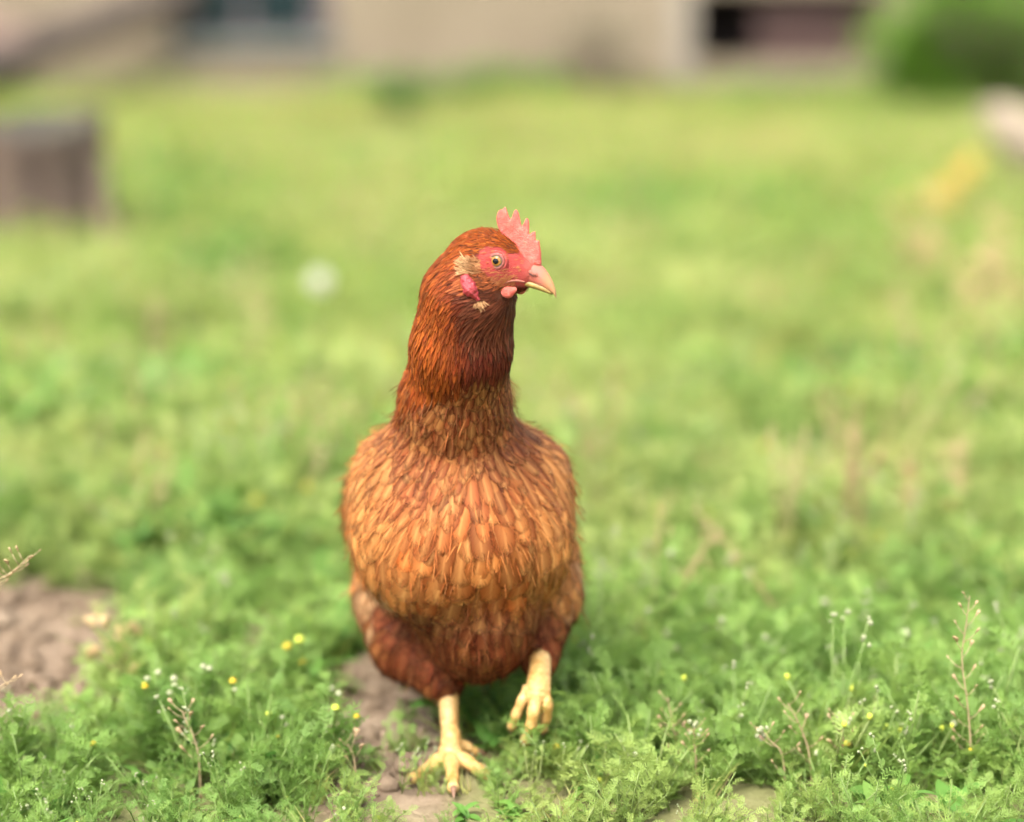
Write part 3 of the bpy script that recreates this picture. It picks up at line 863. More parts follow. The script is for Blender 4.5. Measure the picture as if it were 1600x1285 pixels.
# wings with flight feathers
for msk, pr, sgn in ((on_left, PRIMS[16], -1), (on_right, PRIMS[17], 1)):
    w_ = link("wing", feathers_mesh("wing", FVX[msk] + hb, FC[msk] * 0.85, FR[msk]), M_FEA, HEN)
    A_ = pr[3]; c0 = pr[1]
    for k_ in range(10):
        t = k_ / 9.0
        root = c0 + A_[1] * (0.040 - 0.085 * t) + A_[2] * (-0.036 + 0.020 * t) + BR * sgn * 0.012
        root = root - sdf(root[None])[0] * grad(root[None])[0]
        dr = nrm(-A_[1] + A_[2] * (-0.10 + 0.22 * t))
        V = grow(root[None], dr[None], np.array([0.078]), np.array([0.019]), np.array([0.002 + 0.0005 * k_]), np.zeros(1), yaw=0.02, field=False)
        fo = link("flight_feather", feathers_mesh("flight_feather", V - root, np.array([[0.15, 0.045, 0.016]]) * RNG.uniform(0.8, 1.15), RNG.random(1)), M_FEA, w_)
        fo.location = root + hb
# tail: coverts and a narrow tented fan
tl = link("tail", feathers_mesh("tail", FVX[on_tail] + hb, FC[on_tail] * 0.8, FR[on_tail]), M_FEA, HEN)
tb = BC - BF * 0.10 + np.array([0.022, 0.062, 0.042])
for k_ in range(11):
    t = (k_ - 5) / 5.0
    root = tb + BR * t * 0.010 - EZ * 0.006 * abs(t)
    d = nrm(np.array([0.16, 0.88, 0]) + EZ * (0.40 - 0.18 * abs(t)) + BR * t * 0.13)
    sd_ = nrm(np.cross(d, EZ) * (1 - 0.75 * abs(t)) + EZ * 0.9 * t * -1 * (1 if True else 0))
    nn_ = np.cross(sd_, d); V = np.empty((1, ROWS, COLS, 3))
    for i in range(ROWS):
        for j in range(COLS):
            u = FU[j]; v = FV[i]; w = W_BREAST[i] * 0.011
            V[0, i, j] = d * v * 0.095 + sd_ * u * w + nn_ * (0.006 * v * v - 0.12 * w * u * u) - d * u * u * 0.008 * (i == ROWS - 1)
    fo = link("tail_feather", feathers_mesh("tail_feather", V, np.array([[0.14, 0.04, 0.015]]) * RNG.uniform(0.75, 1.2), RNG.random(1)), M_FEA, tl)
    fo.location = root + hb

# --- comb, wattles, ear lobes (fleshy)
m_flesh, N, L, B = material("red_flesh")
g_ = N.new("ShaderNodeNewGeometry"); pos = g_.outputs["Position"]
vo = N.new("ShaderNodeTexVoronoi"); vo.inputs["Scale"].default_value = 1100; L.new(pos, vo.inputs["Vector"])
nz = noise(N, L, pos, 260, 5, 0.6)
L.new(ramp(N, L, nz, [(0.25, (0.36, 0.055, 0.042)), (0.55, (0.45, 0.095, 0.072)), (0.8, (0.51, 0.17, 0.12))]), B.inputs["Base Color"])
B.inputs["Roughness"].default_value = 0.6; B.inputs["Specular IOR Level"].default_value = 0.2
B.inputs["Subsurface Weight"].default_value = 0.3; B.inputs["Subsurface Radius"].default_value = (0.004, 0.001, 0.0007); B.inputs["Subsurface Scale"].default_value = 1.0
bump(N, L, B, maths(N, L, 'MULTIPLY_ADD', vo.outputs["Distance"], -0.5, nz), 0.8, 0.0012)
m_lobe, N, L, B = material("crimson_lobe")
g_ = N.new("ShaderNodeNewGeometry"); pos = g_.outputs["Position"]
vo = N.new("ShaderNodeTexVoronoi"); vo.inputs["Scale"].default_value = 800; L.new(pos, vo.inputs["Vector"])
L.new(ramp(N, L, vo.outputs["Distance"], [(0.05, (0.42, 0.050, 0.055)), (0.6, (0.24, 0.018, 0.024))]), B.inputs["Base Color"])
B.inputs["Roughness"].default_value = 0.45; bump(N, L, B, maths(N, L, 'MULTIPLY', vo.outputs["Distance"], -1.0), 0.7, 0.001)

COMB = [(783, 364), (777, 354), (773.5, 342), (775, 332), (780, 326), (784, 326.5), (788, 320.8), (791, 325), (794, 334), (797.5, 341), (800, 334), (803, 325), (805.5, 323.8), (808.5, 329), (811, 340), (813.5, 351), (816, 346), (819, 338), (821.7, 336.4), (824, 342), (824.8, 352), (825.2, 362), (829, 359), (834.6, 355.4), (835.6, 362), (836, 370.5), (842, 369.8), (842.6, 378), (844.5, 387), (845, 398), (846, 408), (832, 412), (816, 402), (806, 390), (796, 376)]
def comb_sdf(p):
    a, b, c = hl(p)
    u = 772 + a * HS * HF[0]; v = 410 - b * HS
    bend = 0.0012 * np.sin((u - 780) * 0.11) * sstep(v, 375, 335)
    cc = c - 0.0005 - bend
    d = polydist(u, v, COMB) / HS
    r = np.interp(v, [320, 345, 385, 410], [0.0011, 0.0016, 0.0024, 0.0040])
    return np.sqrt(cc ** 2 + np.maximum(0, d + r) ** 2) - r
def bounds(pts, pad=0.008):
    pts = np.array(pts); return pts.min(0) - pad, pts.max(0) + pad
cpts = [hp(x, y, c) for x, y in COMB for c in (-0.006, 0.006)]
lo, hi = bounds(cpts, 0.003)
V, F = surfnet(comb_sdf, lo, hi, 0.00075)
child("comb", V, F, m_flesh, HEN)

def blob(name, fun, pts, h, mat, root=HEN, pad=0.008):
    lo, hi = bounds(pts, pad); V, F = surfnet(fun, lo, hi, h)
    return child(name, V, F, mat, root)

HAX = np.array([HF, HU, HL])
for sg in (1, -1):
    w0 = cheek(809, 444, sg, 0.0015); w1 = cheek(794, 451.5, sg, 0.0034); w2 = cheek(769, 460.5, sg, 0.0052)
    def wattle(p, w0=w0, w1=w1, w2=w2, sg=sg):
        d = smin(sd_cone(p, w0, w1, 0.0020, 0.0036), sd_cone(p, w1, w2, 0.0036, 0.0044), 0.002)
        q = p - w1
        return -smin(-d, -(np.abs(q @ nrm(HL * sg - HU * 0.25)) - 0.0027), 0.0025)
    blob("wattle", wattle, [w0, w1, w2], 0.0008, m_flesh)
    e0 = cheek(728, 431, sg, 0.0006); e1 = cheek(735, 445, sg, 0.0012); e2 = cheek(747, 461, sg, 0.0008)
    def lobe(p, e0=e0, e1=e1, e2=e2):
        d = smin(sd_cone(p, e0, e1, 0.0036, 0.0042), sd_cone(p, e1, e2, 0.0040, 0.0016), 0.004)
        return d + 0.0006 * np.sin(p[:, 2] * 1400) * np.sin(p[:, 0] * 1200)
    blob("ear_lobe", lobe, [e0, e1, e2], 0.0009, m_lobe)

# cream tuft over the ear, small tuft below the lobe
for sg in (1, -1):
    n_ = 230
    us = RNG.uniform(726, 752, n_); vs = 404 + RNG.random(n_) * 19 - (us - 726) * 0.10
    r_ = cheeks(us, vs, sg)
    d_ = nrm(-HF[None] + HU[None] * RNG.normal(0.05, 0.20, n_)[:, None])
    V = grow(r_, d_, RNG.uniform(0.0045, 0.0080, n_), np.full(n_, 0.0013), RNG.uniform(0.0016, 0.0042, n_), np.ones(n_), yaw=0.3, field=False)
    cr = np.array([0.48, 0.31, 0.155]) * RNG.uniform(0.75, 1.3, n_)[:, None]
    fade = sstep(us, 738, 752)[:, None] * 0.8; cr = cr * (1 - fade) + np.array([0.30, 0.11, 0.04]) * fade
    n2_ = 36
    us2 = RNG.uniform(744, 754, n2_); vs2 = RNG.uniform(462, 468, n2_)
    r2_ = cheeks(us2, vs2, sg)
    V2 = grow(r2_, nrm(-EZ[None] + BR[None] * RNG.normal(0, 0.3, n2_)[:, None]), RNG.uniform(0.004, 0.007, n2_), np.full(n2_, 0.0011), RNG.uniform(0.001, 0.003, n2_), np.ones(n2_), yaw=0.4, field=False)
    o = link("ear_tuft", feathers_mesh("ear_tuft", np.concatenate([V, V2]), np.concatenate([cr, np.array([[0.38, 0.22, 0.10]]) * RNG.uniform(0.6, 1.2, n2_)[:, None]]), RNG.random(n_ + n2_)), M_FEA, HEN); o.location = hb
    o["kind"] = "stuff"

# --- eyes
m_iris, N, L, B = material("amber_iris")
tc = N.new("ShaderNodeTexCoord"); sx = N.new("ShaderNodeSeparateXYZ"); L.new(tc.outputs["Object"], sx.inputs[0])
rr = maths(N, L, 'SQRT', maths(N, L, 'ADD', maths(N, L, 'POWER', sx.outputs[0], 2.0), maths(N, L, 'POWER', sx.outputs[1], 2.0)))
rr = maths(N, L, 'MULTIPLY', rr, 1 / 0.0043)
L.new(ramp(N, L, rr, [(0.0, (0.26, 0.10, 0.010)), (0.50, (0.30, 0.115, 0.012)), (0.68, (0.20, 0.10, 0.03)), (0.95, (0.11, 0.070, 0.04))]), B.inputs["Base Color"])
B.inputs["Roughness"].default_value = 0.12; B.inputs["Specular IOR Level"].default_value = 0.22
m_pupil = plain("pupil_black", (0.004, 0.004, 0.005), 0.10, 0.22, 0.1)
m_lid = plain("eyelid_skin", (0.20, 0.050, 0.038), 0.5, 0.4, 0.25, 500)
m_rim = plain("eye_rim_dark", (0.055, 0.028, 0.026), 0.4, 0.5, 0.2, 400)

def cap(R, ang0, ang1, nu=28, nv=8):
    v = []; f = []
    for i in range(nv + 1):
        a = ang0 + (ang1 - ang0) * i / nv
        for k in range(nu):
            t = 2 * math.pi * k / nu; v.append((R*math.sin(a)*math.cos(t), R*math.sin(a)*math.sin(t), R*math.cos(a)))
    for i in range(nv):
        for k in range(nu): f.append((i*nu+k, (i+1)*nu+k, (i+1)*nu+(k+1) % nu, i*nu+(k+1) % nu))
    return np.array(v), f
def torus(R, r, nu=32, nv=10, sq=1.0, z=0.0):
    v = []; f = []
    for k in range(nu):
        t = 2*math.pi*k/nu
        for j in range(nv):
            s = 2*math.pi*j/nv; rad = R + r*math.cos(s)
            v.append((rad*math.cos(t), rad*math.sin(t)*sq, z + r*math.sin(s)))
    for k in range(nu):
        for j in range(nv): f.append((k*nv+j, ((k+1) % nu)*nv+j, ((k+1) % nu)*nv+(j+1) % nv, k*nv+(j+1) % nv))
    return np.array(v), f
for sg in (1, -1):
    e = cheek(776, 402.4, sg)
    nE = nrm(HL * sg + HF * 0.10 + HU * 0.06)
    R = 0.0056
    xh = nrm(np.cross(HU, nE)); yh = np.cross(nE, xh)
    M = np.column_stack([xh, yh, nE])
    ec = e - nE * 0.0034
    er = child("eye", (cap(R * 0.97, 0.0, math.pi * 0.62)[0] @ M.T) + ec, cap(R * 0.97, 0.0, math.pi * 0.62)[1], m_rim, HEN)
    ir = link("iris", mesh_of("iris", *cap(R, 0.0, math.radians(50))), m_iris, er)
    pu = link("pupil", mesh_of("pupil", *cap(R * 1.012, 0.0, math.radians(22))), m_pupil, er)
    Mw = Matrix(((M[0][0], M[0][1], M[0][2], ec[0] + hb[0]), (M[1][0], M[1][1], M[1][2], ec[1] + hb[1]), (M[2][0], M[2][1], M[2][2], ec[2] + hb[2]), (0, 0, 0, 1)))
    ir.matrix_local = Mw; pu.matrix_local = Mw
    v_, f_ = torus(0.0049, 0.0011, sq=0.97, z=0.0032)
    ld = link("eyelid", mesh_of("eyelid", v_, f_), m_lid, er); ld.matrix_local = Mw
    v_, f_ = torus(0.0043, 0.00045, sq=0.97, z=0.0039)
    ld = link("lid_rim", mesh_of("lid_rim", v_, f_), m_rim, er); ld.matrix_local = Mw
    v_, f_ = torus(0.0066, 0.0010, sq=0.95, z=0.0022)
    ld = link("skin_fold", mesh_of("skin_fold", v_, f_), m_body, er); ld.matrix_local = Mw
    ca2 = ld.data.attributes.new("bcol", 'FLOAT_COLOR', 'POINT')
    ca2.data.foreach_set("color", np.tile(np.array([0.42, 0.07, 0.06, 1.0], np.float32), len(v_)))

# --- beak
m_beak, N, L, B = material("horn_beak")
tc = N.new("ShaderNodeNewGeometry")
ba_ = N.new("ShaderNodeAttribute"); ba_.attribute_name = "beakv"
nz = noise(N, L, tc.outputs["Position"], 330, 4)
cc_ = ramp(N, L, ba_.outputs["Fac"], [(0.0, (0.34, 0.055, 0.042)), (0.40, (0.36, 0.105, 0.072)), (0.60, (0.32, 0.150, 0.065)), (0.85, (0.27, 0.150, 0.062)), (1.0, (0.18, 0.10, 0.055))])
cc_ = mixc(N, L, maths(N, L, 'MULTIPLY', maths(N, L, 'SUBTRACT', nz, 0.52), 3.0, clamp=True), cc_, (0.24, 0.12, 0.085))
L.new(cc_, B.inputs["Base Color"]); B.inputs["Roughness"].default_value = 0.55; B.inputs["Specular IOR Level"].default_value = 0.2
bump(N, L, B, nz, 0.25, 0.0004)
m_beaky = plain("yellow_beak", (0.22, 0.145, 0.035), 0.55, 0.5, 0.3, 300)

def beak(name, st, mat, flat=0.0):
    n = 20; v = []; bv = []
    P_ = np.array([(x, t, b_, w) for x, t, b_, w in st], float)
    xs = np.linspace(0, len(P_) - 1, 26)
    P_ = np.stack([np.interp(xs, np.arange(len(P_)), P_[:, k]) for k in range(4)], 1)
    for q in range(2):   # smooth the profile
        P_[1:-1] = 0.25*P_[:-2] + 0.5*P_[1:-1] + 0.25*P_[2:]
    for i, (x, t, b_, w) in enumerate(P_):
        for k in range(n):
            th = 2*math.pi*k/n; cy = math.cos(th); sx_ = math.sin(th)
            y = (t + b_)/2 - (b_ - t) * -0.5 * -cy if False else (t + b_)/2 - (b_ - t)/2 * cy
            wid = w * (abs(sx_) ** 0.8) * math.copysign(1, sx_) * (1.0 - 0.35 * max(cy, 0) ** 2)
            c = wid
            v.append(HC + HF*((x - 772)/HS/HF[0]) + HU*((410 - y)/HS) + HL*c); bv.append(i / 25)
    f = []
    for i in range(25):
        for k in range(n): f.append((i*n+k, (i+1)*n+k, (i+1)*n+(k+1) % n, i*n+(k+1) % n))
    f.append(tuple(range(n))); f.append(tuple(25*n + k for k in range(n))[::-1])
    o = child(name, v, f, mat, HEN)
    a = o.data.attributes.new("beakv", 'FLOAT', 'POINT'); a.data.foreach_set("value", np.array(bv, np.float32))
    return o
ub = beak("upper_beak", [(800, 410, 430, .0060), (818, 403, 434.5, .0070), (838, 403, 439, .0064), (850, 412, 443.5, .0050), (859, 424, 447.5, .0035), (865.5, 436, 451.5, .0021), (869, 446, 456, .0012), (869.8, 454, 457.5, .0005)], m_beak)
lb = beak("lower_beak", [(796, 424, 438, .0070), (810, 426, 441, .0068), (826, 429, 443.5, .0060), (842, 433, 447, .0048), (854, 438, 450.3, .0035), (863, 445, 453, .0016)], m_beaky)
m_nost = plain("nostril_dark", (0.06, 0.022, 0.018), 0.7, 0.2, 0.2)
m_oper = plain("nostril_flap", (0.24, 0.085, 0.060), 0.7, 0.15, 0.25, 400)
for sg in (1, -1):
    def surf(px, py):
        a, b, _ = hl(hp(px, py, 0.0072)); return HC + HF*a + HU*b + HL*sg*0.0068
    mb = MB(); mb.ball(surf(832, 419.5), (0.0034, 0.0016, 0.0009), 14, 10, ax=np.array([nrm(HF - HU*0.35), nrm(HU + HF*0.35), HL*sg]))
    mb.build("nostril_flap", m_oper, ub)
    mb = MB(); mb.ball(surf(830, 422.0) + HL*sg*0.0002, (0.0022, 0.0006, 0.0009), 12, 8, ax=np.array([nrm(HF - HU*0.55), nrm(HU + HF*0.55), HL*sg]))
    mb.build("nostril", m_nost, ub)

# pale fold at the corner of the mouth
for sg in (1, -1):
    mb = MB(); mb.tube([cheek(788, 437.5, sg, -0.0004), cheek(797, 434, sg, 0.0002), cheek(808, 432.5, sg, 0.0002), cheek(820, 434.5, sg, 0.0)], [0.0004, 0.0008, 0.0009, 0.0006], 8, sub=5)
    mb.build("mouth_fold", m_oper, HEN)
# --- legs
m_leg, N, L, B = material("yellow_leg_scales")
g_ = N.new("ShaderNodeNewGeometry"); pos = g_.outputs["Position"]
vo = N.new("ShaderNodeTexVoronoi"); vo.inputs["Scale"].default_value = 330
mp = N.new("ShaderNodeMapping"); mp.inputs["Scale"].default_value = (0.7, 0.7, 1.3); L.new(pos, mp.inputs["Vector"]); L.new(mp.outputs[0], vo.inputs["Vector"])
nz = noise(N, L, pos, 90, 4)
c_ = ramp(N, L, nz, [(0.3, (0.40, 0.215, 0.055)), (0.55, (0.48, 0.30, 0.105)), (0.8, (0.50, 0.36, 0.17))])
c_ = mixc(N, L, 1.0, c_, ramp(N, L, vo.outputs["Distance"], [(0.3, (1, 1, 1)), (0.8, (0.76, 0.68, 0.60))]), 'MULTIPLY')
L.new(c_, B.inputs["Base Color"]); B.inputs["Roughness"].default_value = 0.5
bump(N, L, B, maths(N, L, 'MULTIPLY', vo.outputs["Distance"], -1.0), 0.5, 0.0007)
m_claw = plain("claw_horn", (0.16, 0.085, 0.05), 0.4, 0.5, 0.3, 300)

def toe_of(root, pts, r0, r1, claw_to):
    """toe with knuckle pads and a claw"""
    pts = np.array(pts, float); P_, R_ = catmull(pts, np.linspace(r0, r1, len(pts)), 7)
    s = np.linspace(0, 1, len(P_)); R_ = R_ * (1 + 0.09 * np.cos(s * 2 * math.pi * 3.0))
    mb = MB(); mb.tube(P_, R_, 12); mb.ball(P_[-1], r1 * 1.0, 12, 8)
    t_ = mb.build("toe", m_leg, root)
    mb = MB(); c0 = P_[-2]; c1 = np.array(claw_to); mid = (c0 + c1)/2 + EZ * 0.0018
    mb.tube([c0, mid, c1], [r1*0.85, r1*0.6, 0.0004], 10, sub=5); mb.build("claw", m_claw, t_)

FY = -0.027; fx = at(705, 1198, FY)[0]
foot = np.array([fx, FY, 0.012])
hock = at(699, 1062, 0.004)
mb = MB(); P_, R_ = catmull([hock, at(701, 1090, 0.0), at(703, 1140, -0.012), foot + np.array([0, 0.002, 0.012]), foot], [0.0088, 0.0078, 0.0066, 0.0072, 0.0085], 10)
R_ = R_ * (1 + 0.018 * np.cos(np.linspace(0, 2*math.pi*14, len(R_))))
mb.tube(P_, R_, 18); mb.ball(foot, (0.0095, 0.0095, 0.008), 16, 10)
LEG1 = mb.build("leg", m_leg, HEN); LEG1["label"] = "straight yellow leg standing on the ground"
for dx, dy, ln in ((-0.55, -0.83, 0.050), (0.05, -1, 0.062), (0.62, -0.78, 0.052)):
    d = nrm([dx, dy, 0])
    toe_of(LEG1, [foot + EZ*-0.003, foot + d*ln*0.35 + EZ*-0.0035, foot + d*ln*0.7 + EZ*-0.0065, foot + d*ln - EZ*0.0075], 0.0062, 0.0040, foot + d*(ln + 0.013) - EZ*0.0105)
hd = nrm([0.80, 0.35, 0])
toe_of(LEG1, [foot + EZ*0.006, foot + hd*0.010 + EZ*0.003, foot + hd*0.020 - EZ*0.004], 0.0045, 0.0032, foot + hd*0.030 - EZ*0.009)

# lifted foot: shank swings forward, toes hang closed
H2 = at(845, 1010, -0.010); J2 = at(839, 1086, -0.052)
mb = MB(); P_, R_ = catmull([H2, at(844, 1040, -0.030), at(842, 1066, -0.045), J2], [0.0085, 0.0080, 0.0088, 0.0098], 9)
R_ = R_ * (1 + 0.018 * np.cos(np.linspace(0, 2*math.pi*9, len(R_))))
mb.tube(P_, R_, 18); mb.ball(J2, (0.0100, 0.0090, 0.0095), 16, 10)
LEG2 = mb.build("leg", m_leg, HEN); LEG2["label"] = "lifted yellow leg with toes hanging in the air"
toe_of(LEG2, [at(827, 1074, -0.050), at(816, 1096, -0.052), at(807, 1117, -0.050), at(800, 1135, -0.044)], 0.0044, 0.0036, at(797, 1147, -0.037))
toe_of(LEG2, [at(839, 1084, -0.056), at(834, 1112, -0.060), at(829, 1138, -0.058), at(821, 1158, -0.052)], 0.0052, 0.0040, at(813, 1174, -0.044))
toe_of(LEG2, [at(849, 1078, -0.053), at(855, 1102, -0.056), at(853, 1122, -0.052), at(848, 1140, -0.046)], 0.0046, 0.0037, at(849, 1152, -0.038))
toe_of(LEG2, [at(838, 1082, -0.045), at(834, 1100, -0.034), at(832, 1118, -0.028)], 0.0045, 0.0034, at(831, 1130, -0.026))
# ------------------------------------------------------------------ plants
M_MAY = leafmat("mayweed_green", (0.130, 0.240, 0.048), (0.245, 0.370, 0.080), (0.34, 0.39, 0.11), 0.48, 3.0, dry=(0.52, 0.76))
M_MAY2 = leafmat("mayweed_yellowish", (0.145, 0.255, 0.050), (0.30, 0.400, 0.090), (0.41, 0.42, 0.145), 0.5, 2.2, dry=(0.42, 0.68))
M_GRASS = leafmat("grass_green", (0.135, 0.240, 0.036), (0.280, 0.350, 0.066), (0.40, 0.375, 0.130), 0.48, 0.9, dry=(0.42, 0.66))
M_BROAD = leafmat("broad_leaf_green", (0.085, 0.210, 0.035), (0.145, 0.290, 0.050), (0.2, 0.29, 0.06), 0.48, 3.0)
M_STRAW = leafmat("straw", (0.30, 0.22, 0.095), (0.40, 0.31, 0.15), (0.42, 0.33, 0.18), 0.35, 4.0)
M_YEL = plain("yellow_florets", (0.36, 0.27, 0.02), 0.7, 0.2, 0.25, 900)
M_LIME = plain("greenish_florets", (0.36, 0.40, 0.05), 0.7, 0.2, 0.25, 900)
M_PALE = plain("pale_buds", (0.24, 0.25, 0.145), 0.7, 0.2, 0.2, 900)
M_STEM = leafmat("green_stem", (0.12, 0.18, 0.035), (0.15, 0.22, 0.06), (0.2, 0.22, 0.07), 0.15, 6.0)
M_DRYST = leafmat("buff_stalk", (0.30, 0.225, 0.12), (0.40, 0.30, 0.17), (0.38, 0.24, 0.15), 0.25, 20.0)
M_POD = leafmat("seed_pod", (0.40, 0.28, 0.14), (0.48, 0.34, 0.20), (0.50, 0.30, 0.22), 0.35, 30.0)
M_TAN = leafmat("tan_seed_head", (0.42, 0.28, 0.13), (0.52, 0.38, 0.20), (0.50, 0.36, 0.16), 0.3, 20.0)

def cross3(a, b):
    return np.array([a[1]*b[2]-a[2]*b[1], a[2]*b[0]-a[0]*b[2], a[0]*b[1]-a[1]*b[0]])

def perp(d):
    a = np.cross(d, [0.0, 0, 1]); 
    if np.linalg.norm(a) < 1e-3: a = np.array([1.0, 0, 0])
    return nrm(a)

def thread(mb, a, b, w, side):
    mb.add([a - side*w, a + side*w, b], [(0, 1, 2)])

def pinnate(mb, o, d, ln, rg, pairs=7, w=0.0005, droop=0.5, sub=True):
    """finely cut leaf: midrib with pairs of thread-like lobes, each forked again"""
    d = nrm(d); s = perp(d); u = cross3(s, d); p = np.array(o, float); st = ln / pairs
    ro = rg.uniform(-0.6, 0.6); s, u = s*math.cos(ro) + u*math.sin(ro), u*math.cos(ro) - s*math.sin(ro)
    for k in range(pairs + 1):
        t = k / pairs
        q = p + d * st
        thread(mb, p, q, w * 1.2, s); thread(mb, p, q, w * 1.2, u)
        ll = ln * 0.34 * (math.sin(math.pi * min(1, 0.18 + 0.82*t)) ** 0.7 + 0.15)
        if k > 0:
            for sg in (-1, 1):
                e = nrm(d*0.75 + s*sg*rg.uniform(0.7, 1.1) + u*rg.normal(0.25, 0.25)); tip = p + e*ll
                eu = cross3(e, u); thread(mb, p, tip, w*1.5, eu)
                if sub:
                    for fr, ss in ((0.40, 1), (0.62, -1)):
                        m_ = p + e*ll*fr; e2 = nrm(e*0.8 + eu*ss*0.8 + u*rg.normal(0.2, 0.3))
                        thread(mb, m_, m_ + e2*ll*0.42, w*1.4, cross3(e2, u))
        d = nrm(d + np.array([0, 0, -droop*0.12])); p = q

def blade(mb, o, d, ln, w, rg, bend=0.7, n=3):
    d = nrm(d); s = perp(d); ro = rg.uniform(0, 3.14); u = np.cross(s, d); s = nrm(s*math.cos(ro) + u*math.sin(ro))
    out = nrm(np.array([d[0], d[1], 0]) + 1e-3); p = np.array(o, float); L_ = []
    for k in range(n + 1):
        t = k/n; ww = w*(1 - t**1.6)*0.5 + 0.00005
        L_ += [p - s*ww, p + s*ww]
        d = nrm(d + out*bend*0.25 + np.array([0, 0, -bend*0.22*t*2])); p = p + d*ln/n
    mb.add(L_, [(2*k, 2*k+1, 2*k+3, 2*k+2) for k in range(n)])

def oval(mb, o, d, ln, wd, rg, n=5):
    d = nrm(d); s = perp(d); up = np.cross(s, d); p = np.array(o, float); L_ = []
    for k in range(n + 1):
        t = k/n; w = wd*0.5*math.sin(math.pi*min(0.98, 0.08 + 0.9*t))**0.8
        L_ += [p - s*w + up*w*0.25, p, p + s*w + up*w*0.25]
        d = nrm(d + np.array([0, 0, -0.16])); p = p + d*ln/n
    f = []
    for k in range(n): f += [(3*k, 3*k+1, 3*k+4, 3*k+3), (3*k+1, 3*k+2, 3*k+5, 3*k+4)]
    mb.add(L_, f)

def join(objs_mb):
    """(MB, material) list -> one mesh with several material slots"""
    v = []; f = []; mi = []; n = 0
    for k, (m, _) in enumerate(objs_mb):
        if not m.v: continue
        vv_ = np.concatenate(m.v); v.append(vv_); f += [[i + n for i in q] for q in m.f]; mi += [k]*len(m.f); n += len(vv_)
    me = mesh_of("clump", np.concatenate(v), f, True)
    for _, mt in objs_mb: me.materials.append(mt)
    me.polygons.foreach_set("material_index", mi)
    return me

def clump_mayweed(seed, h=0.055, flowers=0.4, coarse=0.0, mat=None):
    rg = np.random.default_rng(seed); lf, st, ye, pa = MB(), MB(), MB(), MB()
    for k in range(rg.integers(5, 8)):
        a = rg.uniform(0, 6.28); hh = h*rg.uniform(0.6, 1.25)
        b = np.array([math.cos(a), math.sin(a), 0])*rg.uniform(0, 0.018); t = b + np.array([math.cos(a)*0.4*hh, math.sin(a)*0.4*hh, hh])
        st.tube([b, b*0.4 + t*0.6 + np.array([0, 0, 0.004]), t], [0.0010, 0.0009, 0.0006], 4)
        nl = rg.integers(6, 9) if coarse else rg.integers(8, 12)
        for q in range(nl):
            tt = (q + 0.5)/nl; o = b*(1 - tt) + t*tt; aa = rg.uniform(0, 6.28)
            pinnate(lf, o, [math.cos(aa), math.sin(aa), rg.uniform(0.3, 1.3)], rg.uniform(0.016, 0.030)*(1 if coarse else 0.78), rg, pairs=6 if not coarse else 4, w=coarse or 0.00042, sub=not coarse)
        if rg.random() < flowers:
            (ye if rg.random() < 0.45 else pa).ball(t + np.array([0, 0, 0.002]), np.array([0.0024, 0.0024, 0.0028])*rg.uniform(0.6, 1.15), 8, 5)
    return join([(lf, mat or M_MAY), (st, M_STEM), (ye, M_YEL if mat else M_LIME), (pa, M_PALE)])

def clump_grass(seed, h=0.10, n=34, spread=0.045, w=0.0030, straw=0.12):
    rg = np.random.default_rng(seed); g_, s_ = MB(), MB()
    for k in range(n):
        a = rg.uniform(0, 6.28); r = spread*math.sqrt(rg.random()); b = [math.cos(a)*r, math.sin(a)*r, -0.004]
        aa = rg.uniform(0, 6.28); tl = rg.uniform(0.15, 0.7)
        blade(s_ if rg.random() < straw else g_, b, [math.cos(aa)*tl, math.sin(aa)*tl, 1], h*rg.uniform(0.5, 1.2), w*rg.uniform(0.7, 1.3), rg, rg.uniform(0.2, 0.9))
    return join([(g_, M_GRASS), (s_, M_STRAW)])

def clump_broad(seed, n=14, ln=0.035):
    rg = np.random.default_rng(seed); g_ = MB()
    for k in range(n):
        a = rg.uniform(0, 6.28); e = rg.uniform(0.25, 1.4)
        oval(g_, [rg.normal(0, 0.010), rg.normal(0, 0.010), rg.uniform(0, 0.02)], [math.cos(a), math.sin(a), e], ln*rg.uniform(0.6, 1.3), ln*0.42*rg.uniform(0.7, 1.2), rg)
    return join([(g_, M_BROAD)])

def clump_wisp(seed, h=0.085):
    """thin upright stems with a few leaves and tiny buds"""
    rg = np.random.default_rng(seed); lf, st, pa = MB(), MB(), MB()
    for k in range(4):
        a = rg.uniform(0, 6.28); hh = h*rg.uniform(0.6, 1.2); t = np.array([math.cos(a)*0.02, math.sin(a)*0.02, hh])
        st.tube([(0, 0, 0), t*0.5 + rg.normal(0, 0.003, 3), t], [0.0008, 0.0007, 0.0005], 4)
        for q in range(5): pinnate(lf, t*rg.uniform(0.1, 0.9), [rg.normal(), rg.normal(), rg.uniform(0.5, 1.5)], rg.uniform(0.008, 0.016), rg, 5, w=0.00045)
        for q in range(3): pa.ball(t + rg.normal(0, 0.0022, 3), rg.uniform(0.0009, 0.0017), 6, 4)
    return join([(lf, M_MAY), (st, M_STEM), (pa, M_PALE)])

def clump_straw(seed, h=0.13):
    rg = np.random.default_rng(seed); g_ = MB()
    for k in range(4):
        a = rg.uniform(0, 6.28); t = np.array([math.cos(a)*0.03, math.sin(a)*0.03, h*rg.uniform(0.6, 1.1)]); g_.tube([(0, 0, 0), t*0.6, t], [0.0009, 0.0008, 0.0006], 4)
        for q in range(7): g_.ball(t*rg.uniform(0.65, 1.0) + rg.normal(0, 0.004, 3), (0.0013, 0.0013, 0.003), 5, 4)
    return join([(g_, M_STRAW)])

